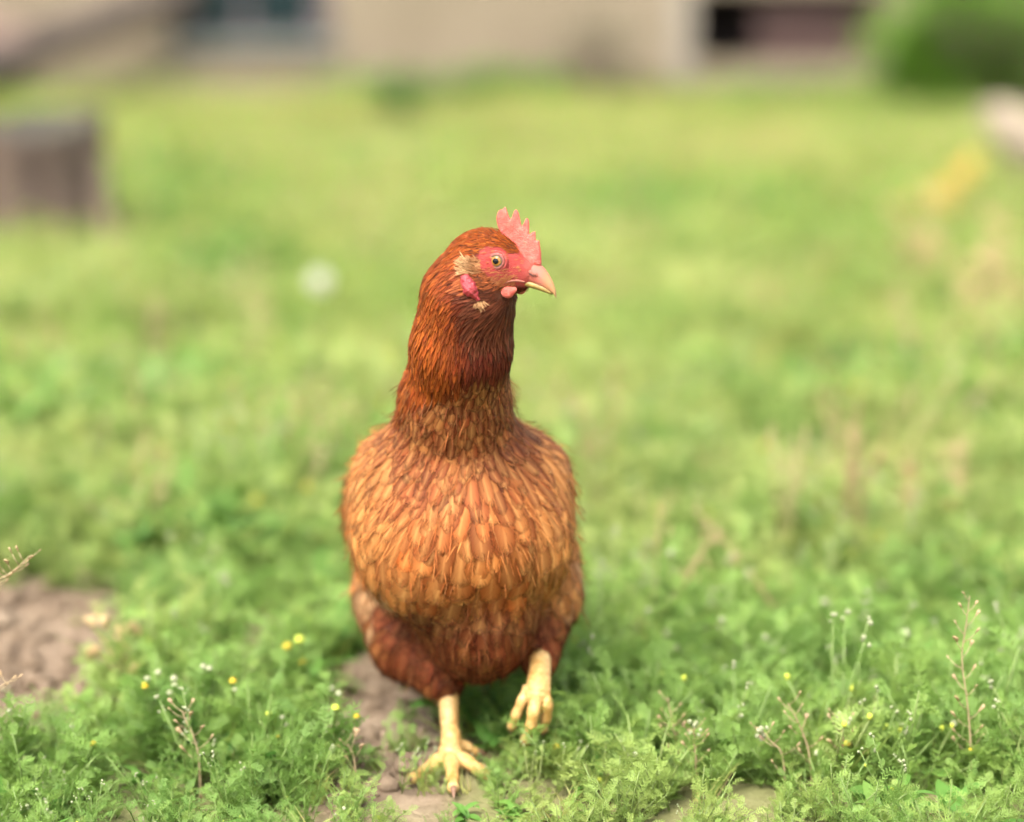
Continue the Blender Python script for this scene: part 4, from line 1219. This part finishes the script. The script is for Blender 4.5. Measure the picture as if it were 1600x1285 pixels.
def clump_flower(seed, mat, h=0.12):
    rg = np.random.default_rng(seed); g_, f_ = MB(), MB()
    for k in range(3):
        a = rg.uniform(0, 6.28); t = np.array([math.cos(a)*0.02, math.sin(a)*0.02, h*rg.uniform(0.7, 1.1)])
        g_.tube([(0, 0, 0), t*0.6, t], [0.001, 0.0009, 0.0007], 4); f_.ball(t, (0.0065, 0.0065, 0.0045), 8, 5)
        for q in range(4): pinnate(g_, t*rg.uniform(0.1, 0.7), [rg.normal(), rg.normal(), 0.6], 0.03, rg, 5, sub=False)
    return join([(g_, M_GRASS), (f_, mat)])

def scatter(name, label, protos, pts, rot, scl, pid):
    """one object: clumps set on points with geometry nodes"""
    pc = bpy.data.collections.new(name + "_clumps")
    for k, me in enumerate(protos):
        o = bpy.data.objects.new("%s_clump_%02d" % (name, k), me); pc.objects.link(o)
    me = bpy.data.meshes.new(name); me.vertices.add(len(pts)); me.vertices.foreach_set("co", np.asarray(pts, np.float32).ravel())
    for an, ty, key, val in (("rot", 'FLOAT_VECTOR', "vector", rot), ("scl", 'FLOAT', "value", scl), ("pid", 'INT', "value", pid)):
        a = me.attributes.new(an, ty, 'POINT'); a.data.foreach_set(key, np.asarray(val, np.int32 if ty == 'INT' else np.float32).ravel())
    ob = link(name, me); ob["kind"] = "stuff"; ob["label"] = label; ob["category"] = "ground cover"
    ng = bpy.data.node_groups.new(name + "_scatter", 'GeometryNodeTree')
    ng.interface.new_socket("Geometry", in_out='INPUT', socket_type='NodeSocketGeometry'); ng.interface.new_socket("Geometry", in_out='OUTPUT', socket_type='NodeSocketGeometry')
    N, L = ng.nodes, ng.links
    gi_ = N.new("NodeGroupInput"); go_ = N.new("NodeGroupOutput"); iop = N.new("GeometryNodeInstanceOnPoints")
    ci_ = N.new("GeometryNodeCollectionInfo"); ci_.inputs["Collection"].default_value = pc; ci_.inputs["Separate Children"].default_value = True; ci_.inputs["Reset Children"].default_value = True
    def attr(n_, ty):
        a = N.new("GeometryNodeInputNamedAttribute"); a.data_type = ty; a.inputs["Name"].default_value = n_; return a.outputs["Attribute"]
    er_ = N.new("FunctionNodeEulerToRotation"); L.new(attr("rot", 'FLOAT_VECTOR'), er_.inputs[0])
    L.new(gi_.outputs[0], iop.inputs["Points"]); L.new(ci_.outputs[0], iop.inputs["Instance"]); iop.inputs["Pick Instance"].default_value = True
    L.new(attr("pid", 'INT'), iop.inputs["Instance Index"]); L.new(er_.outputs[0], iop.inputs["Rotation"]); L.new(attr("scl", 'FLOAT'), iop.inputs["Scale"])
    L.new(iop.outputs[0], go_.inputs[0])
    md = ob.modifiers.new("scatter", 'NODES'); md.node_group = ng
    return ob

def field(y0, y1, dens, seed, side=0.42, extra=0.35):
    rg = np.random.default_rng(seed)
    w1 = side*(y1 - CAM[1])*0.5 + extra
    n = int((y1 - y0)*2*w1*dens); x = rg.uniform(-w1, w1, n); y = rg.uniform(y0, y1, n)
    k = np.abs(x) < side*0.5*(y - CAM[1]) + extra
    return x[k], y[k], rg

FOOT = np.array([fx, FY])
def place(x, y, rg, s0, s1, tilt=0.18, bare_keep=0.06, foot_clear=0.030):
    b = bare(x, y)
    p = np.where(b < 0, bare_keep, np.clip(0.45 + b*1.6, 0, 1))
    k = rg.random(len(x)) < p
    k &= np.hypot(x - FOOT[0], y - FOOT[1]) > foot_clear
    x, y, b = x[k], y[k], b[k]
    s = rg.uniform(s0, s1, len(x)) * np.clip(0.5 + b*1.2, 0.45, 1)
    s = s * (0.62 + 0.76*hash_noise(x, y, 7, 9))
    # low growth in front of the standing leg, and no tall plants close before the lens
    fr = np.exp(-((x - FOOT[0] - 0.01)/0.055)**2) * (y < 0.03); s = s*(1 - 0.62*fr)
    s = s*np.clip(1 - (-0.10 - y)*3.5, 0.35, 1)
    rot = np.stack([rg.normal(0, tilt, len(x)), rg.normal(0, tilt, len(x)), rg.uniform(0, 6.28, len(x))], 1)
    return np.stack([x, y, ground_z(x, y)], 1), rot, s

# near carpet of mayweed with a few broad leaves and grass
pm = [clump_mayweed(100 + k, 0.052, 0.0 if k < 5 else 0.45) for k in range(8)] + [clump_broad(130 + k) for k in range(2)] + [clump_grass(140 + k, 0.06, 16, 0.02, 0.0022, 0.05) for k in range(2)]
x, y, rg = field(-0.55, 1.5, 1900, 21, extra=0.45)
P_, R_, S_ = place(x, y, rg, 0.5, 1.2, 0.26)
pid = rg.choice(12, len(P_), p=[.14, .13, .13, .12, .11, .02, .02, .02, .09, .08, .08, .06])
pmy = [clump_mayweed(200 + k, 0.052, (0.0, 0.05, 0.15, 0.3, 0.05, 0.1)[k], 0.0009, M_MAY2) for k in range(6)] + [clump_straw(210), clump_straw(211)] + [clump_wisp(220), clump_wisp(221), clump_wisp(222)]
sw = rg.random(len(P_)) < 0.85*sstep(P_[:, 1], 0.10, 0.9)
pid = np.where(sw, 12 + rg.choice(8, len(P_), p=[.2, .18, .17, .1, .17, .15, .015, .015]), pid); pm = pm + pmy
ws = rg.random(len(P_)) < 0.07; pid = np.where(ws, 20 + rg.integers(0, 3, len(P_)), pid)
scatter("mayweed_carpet", "low feathery green mayweed covering the near ground", pm, P_, R_, S_, pid)
x, y, rg = field(1.4, 4.2, 480, 22, extra=0.9)
P_, R_, S_ = place(x, y, rg, 0.7, 1.25)
pm2 = [clump_mayweed(180 + k, 0.052, 0.03 if k < 5 else 0.5, 0.0011, M_MAY2) for k in range(8)] + [clump_broad(150, 12, 0.04), clump_grass(151, 0.09, 18, 0.038, 0.0045, 0.12), clump_grass(152, 0.11, 18, 0.038, 0.0045, 0.2), clump_straw(153)]
pid = rg.choice(12, len(P_), p=[.10, .10, .10, .10, .10, .03, .02, .01, .08, .18, .16, .02])
scatter("weedy_lawn", "blurred green and yellowish weeds behind the hen", pm2, P_, R_, S_, pid)
x, y, rg = field(4.0, 9.22, 280, 23, extra=1.3)
P_, R_, S_ = place(x, y, rg, 0.5, 1.0)
pm3 = [clump_grass(160 + k, 0.11, 24, 0.060, 0.0080, (0.08, 0.16, 0.25, 0.12)[k]) for k in range(4)] + [clump_broad(170, 16, 0.07), clump_flower(171, M_YEL, 0.13), clump_flower(172, M_PALE, 0.13)]
pid = rg.choice(7, len(P_), p=[.27, .22, .22, .13, .155, .001, .004])
scatter("far_grass", "blurred sunlit grass reaching back to the building", pm3, P_, R_, S_, pid)
# ranker, darker growth in patches and along the foot of the wall
M_RANK = leafmat("rank_green", (0.085, 0.180, 0.030), (0.135, 0.245, 0.045), (0.16, 0.24, 0.05), 0.45, 3.0)
rg = np.random.default_rng(29); pr_, sr_ = [], []
for px, py, hw, hh, n_ in ((70, 700, 190, 60, 110), (240, 675, 120, 40, 60), (20, 640, 90, 50, 50), (370, 455, 110, 45, 36), (1010, 352, 190, 40, 60), (300, 300, 120, 45, 40), (310, 870, 110, 50, 22), (1420, 640, 220, 60, 60)):
    for _ in range(n_):
        q = gp(px + rg.normal(0, hw*0.5), py + rg.normal(0, hh*0.5)); pr_.append(q); sr_.append(rg.uniform(0.5, 1.1)*(1 + 0.08*q[1]))
for _ in range(330):
    xx = rg.uniform(-3.2, 3.2); hgt = float(hash_noise(np.array([xx]), np.array([0.0]), 1.7, 4)[0])
    pr_.append(np.array([xx, rg.uniform(8.75, 9.2), 0])); sr_.append(0.6 + 3.4*max(0.0, hgt - 0.35)*rg.uniform(0.6, 1.2))
def rank_clump(seed, n=18, ln=0.045):
    r2_ = np.random.default_rng(seed); g_ = MB()
    for k in range(n):
        a = r2_.uniform(0, 6.28); oval(g_, [r2_.normal(0, 0.012), r2_.normal(0, 0.012), r2_.uniform(0, 0.05)], [math.cos(a), math.sin(a), r2_.uniform(0.4, 1.8)], ln*r2_.uniform(0.6, 1.3), ln*0.3, r2_)
    return join([(g_, M_RANK)])
pr_ = np.array(pr_); sr_ = np.array(sr_)
scatter("rank_weeds", "darker green rank weeds in patches and along the wall", [rank_clump(300 + k) for k in range(4)], pr_, np.stack([rg.normal(0, .15, len(pr_)), rg.normal(0, .15, len(pr_)), rg.uniform(0, 6.28, len(pr_))], 1), sr_, rg.integers(0, 4, len(pr_)))
# crumbs of soil on the bare patches
rg = np.random.default_rng(31); cx, cy = rg.uniform(-0.75, 0.75, 9000), rg.uniform(-0.3, 0.75, 9000)
k = bare(cx, cy) < 0.15; cx, cy = cx[k], cy[k]
cl = []
for q in range(5):
    mb = MB(); mb.ball((0, 0, 0.002), np.array([0.006, 0.0045, 0.0035])*rg.uniform(0.7, 1.3, 3), 7, 5)
    mb.v[0] = mb.v[0] + rg.normal(0, 0.0006, mb.v[0].shape); me = mb.mesh("crumb", True); me.materials.append(m_soil); cl.append(me)
scatter("soil_crumbs", "small crumbs and clods of dry soil on the bare patches", cl, np.stack([cx, cy, ground_z(cx, cy)], 1), rg.uniform(-0.4, 0.4, (len(cx), 3)) + np.array([0, 0, 1])*rg.uniform(0, 6, (len(cx), 1)), rg.gamma(2.0, 0.35, len(cx)) + 0.2, rg.integers(0, 5, len(cx)))

# ------------------------------------------------------------------ single plants one can point to
def seed_stalk(label, base, pts, pods, seed, tip='pods', r=0.00065, group="seed stalks in the near grass"):
    """upright stalk with heart-shaped pods on thin side stalks"""
    rg = np.random.default_rng(seed); root = empty("seed_stalk", (base[0], base[1], 0), label, "wild plant", group)
    P = np.array([base] + pts); C_, RR = catmull(P, np.linspace(r*1.3, r*0.6, len(P)), 8)
    mb = MB(); mb.tube(C_, RR, 7); mb.build("stem", M_DRYST, root)
    n = len(C_); side = 1
    for k in range(pods):
        t = 0.22 + 0.76*(k + rg.uniform(-0.2, 0.2))/max(pods - 1, 1); i = int(np.clip(t*(n - 1), 1, n - 2)); p = C_[i]; d = nrm(C_[i+1] - C_[i-1])
        side = -side; a = rg.uniform(-0.9, 0.9); out = nrm(np.array([side*math.cos(a), math.sin(a)*0.8, 0]) + d*rg.uniform(0.35, 0.9)); ln = rg.uniform(0.006, 0.012)*(1.15 - 0.4*t)
        e = p + out*ln + np.array([0, 0, 0.0015])
        mb = MB(); mb.tube([p, p + out*ln*0.6 , e], [0.00035, 0.0003, 0.0003], 5); 
        o_ = mb.build("side_stalk", M_DRYST, root)
        s = rg.uniform(0.0021, 0.0040)*(1.1 - 0.45*t); dd = nrm(out + np.array([0, 0, 0.6])); sd = perp(dd); up = np.cross(sd, dd)
        pod = MB(); L_ = []
        for (v_, w_) in ((0, 0.12), (0.35, 0.45), (0.7, 0.85), (0.95, 0.95), (1.1, 0.5)):
            L_ += [e + dd*v_*2.0*s - sd*w_*s, e + dd*v_*2.0*s + up*0.30*s*w_, e + dd*v_*2.0*s + sd*w_*s, e + dd*v_*2.0*s - up*0.30*s*w_]
        f = [(4*q + j, 4*q + (j+1) % 4, 4*q + 4 + (j+1) % 4, 4*q + 4 + j) for q in range(4) for j in range(4)] + [(3, 2, 1, 0), (16, 17, 18, 19)]
        pod.add(L_, f); pod.build("seed_pod", M_POD, root)
    if tip == 'flower':
        mb = MB()
        for q in range(9):
            mb.ball(C_[-1] + rg.normal(0, 0.0028, 3), rg.uniform(0.0012, 0.0021), 7, 5)
        mb.build("flower_cluster", M_PALE, root)["kind"] = "stuff"
    return root

def mayweed(label, heads, base, seed, leaves=16, group="flowering mayweed plants"):
    """branching plant; heads: (point, radius, material)"""
    rg = np.random.default_rng(seed); root = empty("mayweed_plant", (base[0], base[1], 0), label, "wild plant", group)
    st, lf = MB(), MB(); base = np.array(base, float); zmax = max(h[0][2] for h in heads)
    fork = base + (np.mean([h[0] for h in heads], 0) - base)*0.42
    st.tube([base - np.array([0, 0, 0.01]), fork], [0.0017, 0.0014], 7)
    for p, r, m_ in heads:
        p = np.asarray(p); mid = fork*0.5 + p*0.5 + np.array([rg.normal(0, 0.002), rg.normal(0, 0.002), 0.002])
        C_, RR = catmull([fork, mid, p], [0.0013, 0.0011, 0.0009], 6); st.tube(C_, RR, 6)
        for k in range(leaves//len(heads) + 3):
            t = rg.uniform(0, 0.86); o = fork*(1-t) + p*t; a = rg.uniform(0, 6.28); pinnate(lf, o, [math.cos(a), math.sin(a), rg.uniform(0.3, 1.4)], rg.uniform(0.012, 0.026), rg, 6, w=0.00055)
    for k in range(leaves):
        t = rg.uniform(0, 1); o = base*(1-t) + fork*t; a = rg.uniform(0, 6.28); pinnate(lf, o, [math.cos(a), math.sin(a), rg.uniform(0.2, 1.2)], rg.uniform(0.02, 0.034), rg, 7, w=0.0006)
    st.build("stem", M_STEM, root); o = lf.build("foliage", M_MAY, root)
    for p, r, m_ in heads:
        r = r*0.8; n, nv = 16, 9; v = []; f = []
        for i in range(nv + 1):
            ph = math.pi*0.5*i/nv
            for k in range(n):
                t = 2*math.pi*k/n; q = 1 + rg.normal(0, 0.035); v.append((p[0] + r*q*math.cos(ph)*math.cos(t), p[1] + r*q*math.cos(ph)*math.sin(t), p[2] + r*1.15*q*math.sin(ph)))
        for i in range(nv):
            for k in range(n): f.append((i*n+k, i*n+(k+1) % n, (i+1)*n+(k+1) % n, (i+1)*n+k))
        hd_ = child("flower_head", v, f, m_, root)
        mb = MB()
        for k in range(14):
            t = 2*math.pi*k/14; c, s = math.cos(t), math.sin(t); b_ = np.array(p) + np.array([c, s, 0])*r*0.35 - np.array([0, 0, r*0.35]); tip = np.array(p) + np.array([c, s, 0])*r*1.12 + np.array([0, 0, r*0.12]); sd = np.array([-s, c, 0])*r*0.26
            mb.add([b_ - sd*0.6, b_ + sd*0.6, tip + sd*0.7, tip - sd*0.7], [(0, 1, 2, 3)])
        mb.build("bract_cup", M_PALE if m_ is not M_PALE else M_STEM, hd_)
    return root

def GB(px, Y):                      # point on the ground at photo column px and depth Y
    p = at(px, 600, Y); z = 0.0; return np.array([(px - 800)/FPX*((Y - CAM[1])*math.cos(PITCH) + CAM[2]*math.sin(PITCH)), Y, float(ground_z(np.array([p[0]]), np.array([Y]))[0])])

yN = -0.075
seed_stalk("tall buff seed stalk standing alone at the lower right edge", GB(1520, yN), [at(1517, 1190, yN), at(1516, 1150, yN), at(1511, 1095, yN), at(1503, 1030, yN), at(1509, 980, yN), at(1515, 932, yN)], 19, 1)
seed_stalk("thin bare stalk leaning left between the mayweed and the tall seed stalk", GB(1270, yN), [at(1264, 1178, yN), at(1254, 1145, yN), at(1243, 1120, yN), at(1231, 1100, yN)], 8, 2)
seed_stalk("short stalk with a white flower tuft on its tip, lower right grass", GB(1228, yN - 0.01), [at(1222, 1180, yN-.01), at(1204, 1158, yN-.01), at(1190, 1140, yN-.01)], 7, 3, 'flower')
seed_stalk("seed stalk with plump pods reaching in from the left edge", GB(-85, yN), [at(-70, 1080, yN), at(-45, 960, yN), at(-8, 912, yN), at(20, 893, yN), at(48, 868, yN)], 26, 4)
seed_stalk("low stalk with tan pods at the left edge beside the bare soil", GB(-45, yN), [at(-35, 1140, yN), at(-22, 1095, yN), at(2, 1072, yN), at(18, 1064, yN)], 10, 5)
seed_stalk("curled buff twig with pods among the mayweed at lower left", GB(314, yN), [at(310, 1182, yN), at(302, 1150, yN), at(290, 1125, yN), at(284, 1110, yN)], 9, 6)
seed_stalk("small stalk with pale pods beside the two-headed yellow mayweed", GB(556, yN), [at(554, 1190, yN), at(548, 1172, yN), at(540, 1158, yN)], 6, 7)
seed_stalk("stalk with a pale flower cluster right of the lifted foot", GB(1088, yN), [at(1087, 1185, yN), at(1085, 1160, yN), at(1084, 1138, yN)], 8, 8, 'flower')
seed_stalk("stalk with a pale flower cluster left of the tall seed stalk", GB(1316, yN+.01), [at(1316, 1185, yN+.01), at(1316, 1150, yN+.01), at(1314, 1122, yN+.01)], 7, 9, 'flower')
seed_stalk("slanting thin stalk with sparse pods in the grass right of the hen", GB(1062, yN+.03), [at(1058, 1165, yN+.03), at(1052, 1135, yN+.03), at(1043, 1090, yN+.03)], 9, 10)

r_ = 0.0046
mayweed("mayweed with a big lime yellow head and a smaller one, left of the leg", [(at(524, 1108, -0.06), 0.0040, M_LIME), (at(557, 1121, -0.058), 0.0031, M_YEL), (at(509, 1146, -0.065), 0.0020, M_PALE)], GB(532, -0.055), 41)
mayweed("blurred mayweed with three yellow heads left of the hen's thigh", [(at(468, 1002, 0.10), 0.0050, M_LIME), (at(449, 1012, 0.10), 0.0045, M_YEL), (at(472, 1036, 0.10), 0.0042, M_YEL)], GB(478, 0.11), 42, 22)
mayweed("mayweed with one yellow head and pale buds, left of centre", [(at(226, 1074, -0.02), 0.0036, M_YEL), (at(230, 1062, -0.01), 0.0030, M_PALE), (at(247, 1052, -0.01), 0.0032, M_PALE)], GB(238, -0.012), 43, 22)
mayweed("mayweed with two stacked pale buds at left of centre", [(at(272, 1062, -0.02), 0.0034, M_PALE), (at(273, 1072, -0.025), 0.0030, M_PALE), (at(265, 1084, -0.02), 0.0028, M_PALE)], GB(276, -0.02), 44, 20)
mayweed("tall mayweed topped by two pale buds near the dried plant", [(at(318, 1043, 0.0), 0.0032, M_PALE), (at(327, 1046, 0.0), 0.0032, M_PALE)], GB(320, 0.0), 45, 22)
mayweed("mayweed with a yellow head above a pale bud", [(at(364, 1066, -0.01), 0.0036, M_YEL), (at(368, 1079, -0.015), 0.0029, M_PALE)], GB(365, -0.01), 46, 20)
mayweed("mayweed with small pale heads between the twig and the lime head", [(at(441, 1122, -0.05), 0.0026, M_PALE), (at(448, 1134, -0.05), 0.0024, M_PALE), (at(434, 1152, -0.055), 0.0016, M_YEL)], GB(443, -0.05), 47, 20)
mayweed("mayweed with a yellow head among white buds beside the lifted foot", [(at(870, 1169, -0.055), 0.0034, M_YEL), (at(859, 1179, -0.05), 0.0022, M_PALE), (at(878, 1178, -0.05), 0.0024, M_PALE), (at(866, 1186, -0.06), 0.0022, M_PALE)], GB(868, -0.05), 48, 18)
mayweed("mayweed with a yellow-centred white head at lower right", [(at(1323, 1164, -0.07), 0.0034, M_YEL), (at(1345, 1166, -0.06), 0.0022, M_PALE)], GB(1330, -0.065), 49, 22)
mayweed("bushy mayweed with white buds at the lower left corner", [(at(14, 1112, -0.07), 0.0024, M_PALE), (at(30, 1120, -0.07), 0.0018, M_PALE), (at(40, 1104, -0.07), 0.0012, M_MAY)], GB(22, -0.07), 50, 30)
mayweed("mayweed with a low yellow head in front, lower left", [(at(146, 1164, -0.09), 0.0030, M_YEL), (at(112, 1136, -0.05), 0.0026, M_PALE)], GB(135, -0.08), 51, 20)
mayweed("blurred mayweed with a pale head at far right", [(at(1405, 1028, 0.06), 0.0042, M_PALE), (at(1412, 1040, 0.07), 0.0034, M_PALE)], GB(1410, 0.07), 52, 20)
mayweed("mayweed with a yellow head at the foot of the tall seed stalk", [(at(1518, 1172, -0.085), 0.0026, M_YEL), (at(1545, 1160, -0.06), 0.0030, M_PALE)], GB(1530, -0.075), 53, 18)
mayweed("mayweed with a pale head in the grass right of the leaning stalk", [(at(1490, 1133, -0.045), 0.0036, M_PALE)], GB(1488, -0.04), 54, 20)

# dried tan plant, blurred
rg = np.random.default_rng(61); base = GB(205, 0.16)
root = empty("dried_plant", (base[0], base[1], 0), "blurred dried tan plant with fluffy seed heads by the bare soil", "wild plant")
mb = MB(); tips = [at(143, 972, 0.16), at(162, 971, 0.16), at(207, 980, 0.17), at(196, 984, 0.15), at(188, 995, 0.18), at(142, 1018, 0.15), at(207, 1045, 0.14)]
fk = base*0.45 + at(180, 1030, 0.16)*0.55
mb.tube([base - np.array([0, 0, 0.01]), fk], [0.0022, 0.0018], 7)
for t in tips: mb.tube([fk, fk*0.5 + t*0.5 + np.array([0, 0, 0.003]), t], [0.0015, 0.0012, 0.0009], 6, sub=4)
mb.build("stem", M_TAN, root)
for t in tips:
    mb = MB()
    for q in range(12): mb.ball(t + rg.normal(0, 0.0024, 3), rg.uniform(0.0015, 0.003), 6, 4)
    mb.build("seed_head", M_TAN, root)["kind"] = "stuff"
# long dry stem slanting across the blurred grass
base = GB(1296, 0.22); root = empty("dry_grass_stem", (base[0], base[1], 0), "long blurred straw-coloured stem slanting up left behind the near grass", "wild plant")
mb = MB(); mb.tube([base - np.array([0, 0, 0.01]), at(1262, 1050, 0.24), at(1215, 960, 0.28), at(1160, 880, 0.33), at(1090, 800, 0.38)], [0.0016, 0.0015, 0.0014, 0.0011, 0.0008], 7, sub=6); mb.build("stem", M_STRAW, root)
mb = MB()
for k in range(26):
    t = rg.uniform(0, 1); p = at(1175, 902, 0.32)*(1-t) + at(1088, 797, 0.38)*t; mb.ball(p + rg.normal(0, 0.004, 3), (0.0012, 0.0012, 0.003), 6, 4)
mb.build("seed_head", M_STRAW, root)["kind"] = "stuff"
for px, pyb, pxt, pyt, lab in ((1345, 900, 1330, 668, "tall blurred straw stem standing upright behind the slanting stem"), (1412, 880, 1425, 730, "shorter blurred straw stem right of the tall upright one"), (1480, 860, 1500, 690, "blurred straw stem rising near the right edge at mid height")):
    b = gp(px, pyb); t = at(pxt, pyt, b[1] + 0.03); root = empty("dry_grass_stem", (b[0], b[1], 0), lab, "wild plant", "blurred straw stems")
    mb = MB(); mb.tube([b - np.array([0, 0, 0.01]), b*0.5 + t*0.5 + np.array([0.004, 0, 0]), t], [0.0024, 0.0021, 0.0014], 7, sub=5); mb.build("stem", M_STRAW, root)
    mb = MB()
    for k in range(34): mb.ball(b + (t - b)*rg.uniform(0.5, 1.0) + rg.normal(0, 0.006, 3), (0.002, 0.002, 0.0048), 6, 4)
    mb.build("seed_head", M_STRAW, root)["kind"] = "stuff"
# round white clock
base = gp(500, 535); root = empty("dandelion_clock", (base[0], base[1], 0), "round white dandelion clock, a blurred disc left of the hen's head", "wild plant")
top = at(500, 440, base[1]); mb = MB(); mb.tube([base, base*0.5 + top*0.5 + np.array([0.002, 0, 0]), top], [0.0022, 0.002, 0.0016], 7, sub=4); mb.build("stem", M_STEM, root)
mb = MB()
for k in range(220):
    d = nrm(rg.normal(0, 1, 3)); e = top + d*0.011; mb.tube([top, e], [0.0003, 0.0002], 3)
    for q in range(6): mb.add([e, e + nrm(d + rg.normal(0, 0.7, 3))*0.006 + perp(d)*0.0015, e + nrm(d + rg.normal(0, 0.7, 3))*0.006], [(0, 1, 2)])
m_fluff = plain("white_fluff", (0.75, 0.72, 0.62), 0.9, 0.1, 0.05); mb.build("seed_ball", m_fluff, root)
# tall yellowing weeds at the right, blurred
for k, (px, py, pyb, lab) in enumerate(((1497, 285, 372, "tall weed with a yellow orange flower head near the pale stone"), (1562, 405, 520, "tall weed with yellowing top at the right edge below the stone"), (1440, 375, 470, "pale yellowing weed left of the tall yellow flower"), (1545, 455, 560, "straw yellow weed low at the right edge"))):
    b = gp(px, pyb); t = at(px, py, b[1]); root = empty("yellow_weed", (b[0], b[1], 0), lab, "wild plant", "yellowing weeds at the right")
    st, fl, lf = MB(), MB(), MB()
    for q in range(7):
        e = t + np.array([rg.normal(0, 0.030), rg.normal(0, 0.03), rg.normal(-0.01, 0.035)]); st.tube([b, b*0.45 + e*0.55, e], [0.003, 0.0025, 0.0015], 6, sub=3)
        for j in range(9): fl.ball(e + rg.normal(0, 0.011, 3), rg.uniform(0.004, 0.009)*(1 if k == 0 else 0.7), 7, 5)
        for j in range(5): blade(lf, b + (e - b)*rg.uniform(0.1, 0.8), [rg.normal(), rg.normal(), 0.7], 0.06, 0.008, rg)
    st.build("stem", M_STRAW, root); fl.build("flower_head", plain("orange_yellow_bloom", (0.42, 0.27, 0.06), 0.8, 0.2) if k == 0 else M_TAN, root)["kind"] = "stuff"; lf.build("foliage", M_STRAW if k else M_GRASS, root)
# shrubs against the building
def shrub(label, px, py, hw, top_py, depth, seed, ca, cb, n=1500, leaf=0.035, name="shrub"):
    rg = np.random.default_rng(seed); b = gp(px, py); sc2 = (b[1] - CAM[1])/FPX; W = hw*sc2; H = at(px, top_py, b[1])[2]
    root = empty(name, (b[0], b[1], 0), label, "shrub"); st, lf = MB(), MB()
    for k in range(9):
        e = b + np.array([rg.normal(0, W*0.45), rg.normal(0, depth*0.4), H*rg.uniform(0.5, 0.95)]); st.tube([b + rg.normal(0, 0.02, 3)*[1, 1, 0], b*0.4 + e*0.6 + rg.normal(0, 0.02, 3), e], [0.014, 0.009, 0.003], 6, sub=3)
    cen = [np.array([rg.uniform(-1, 1)*W*0.9, rg.uniform(-1, 1)*depth*0.8, H*rg.uniform(0.15, 0.92)]) for _ in range(34)]
    for k in range(n):
        c = cen[rg.integers(34)] + rg.normal(0, 1, 3)*np.array([W*0.22, depth*0.22, H*0.11]); c[2] = max(c[2], 0.02)
        a = rg.uniform(0, 6.28); oval(lf, b + c, [math.cos(a), math.sin(a), rg.uniform(-0.2, 0.9)], leaf*rg.uniform(0.6, 1.3), leaf*0.5, rg, 3)
    st.build("branches", m_log, root); lf.build("foliage", leafmat(name + "_leaves", ca, cb, cb, 0.35, 6.0), root)
shrub("dark green leafy shrub at the top right corner by the building", 1540, 178, 150, -70, 0.45, 71, (0.11, 0.24, 0.026), (0.20, 0.36, 0.045), 4200, 0.06)
shrub("grey green bush against the beige wall in the middle", 935, 162, 75, 22, 0.15, 72, (0.15, 0.145, 0.085), (0.20, 0.19, 0.12), 1100, 0.03)
shrub("low green weed clump at the foot of the wall left of the grey green bush", 625, 196, 40, 148, 0.15, 73, (0.035, 0.095, 0.020), (0.06, 0.13, 0.03), 500, 0.04)
shrub("small shrub between the low boarded opening and the dark shrub", 1430, 166, 45, 70, 0.25, 74, (0.045, 0.095, 0.028), (0.09, 0.13, 0.05), 900, 0.04)
shrub("pale green bush below the leaning pole", 190, 175, 75, 118, 0.2, 75, (0.16, 0.20, 0.06), (0.23, 0.25, 0.09), 700, 0.04)
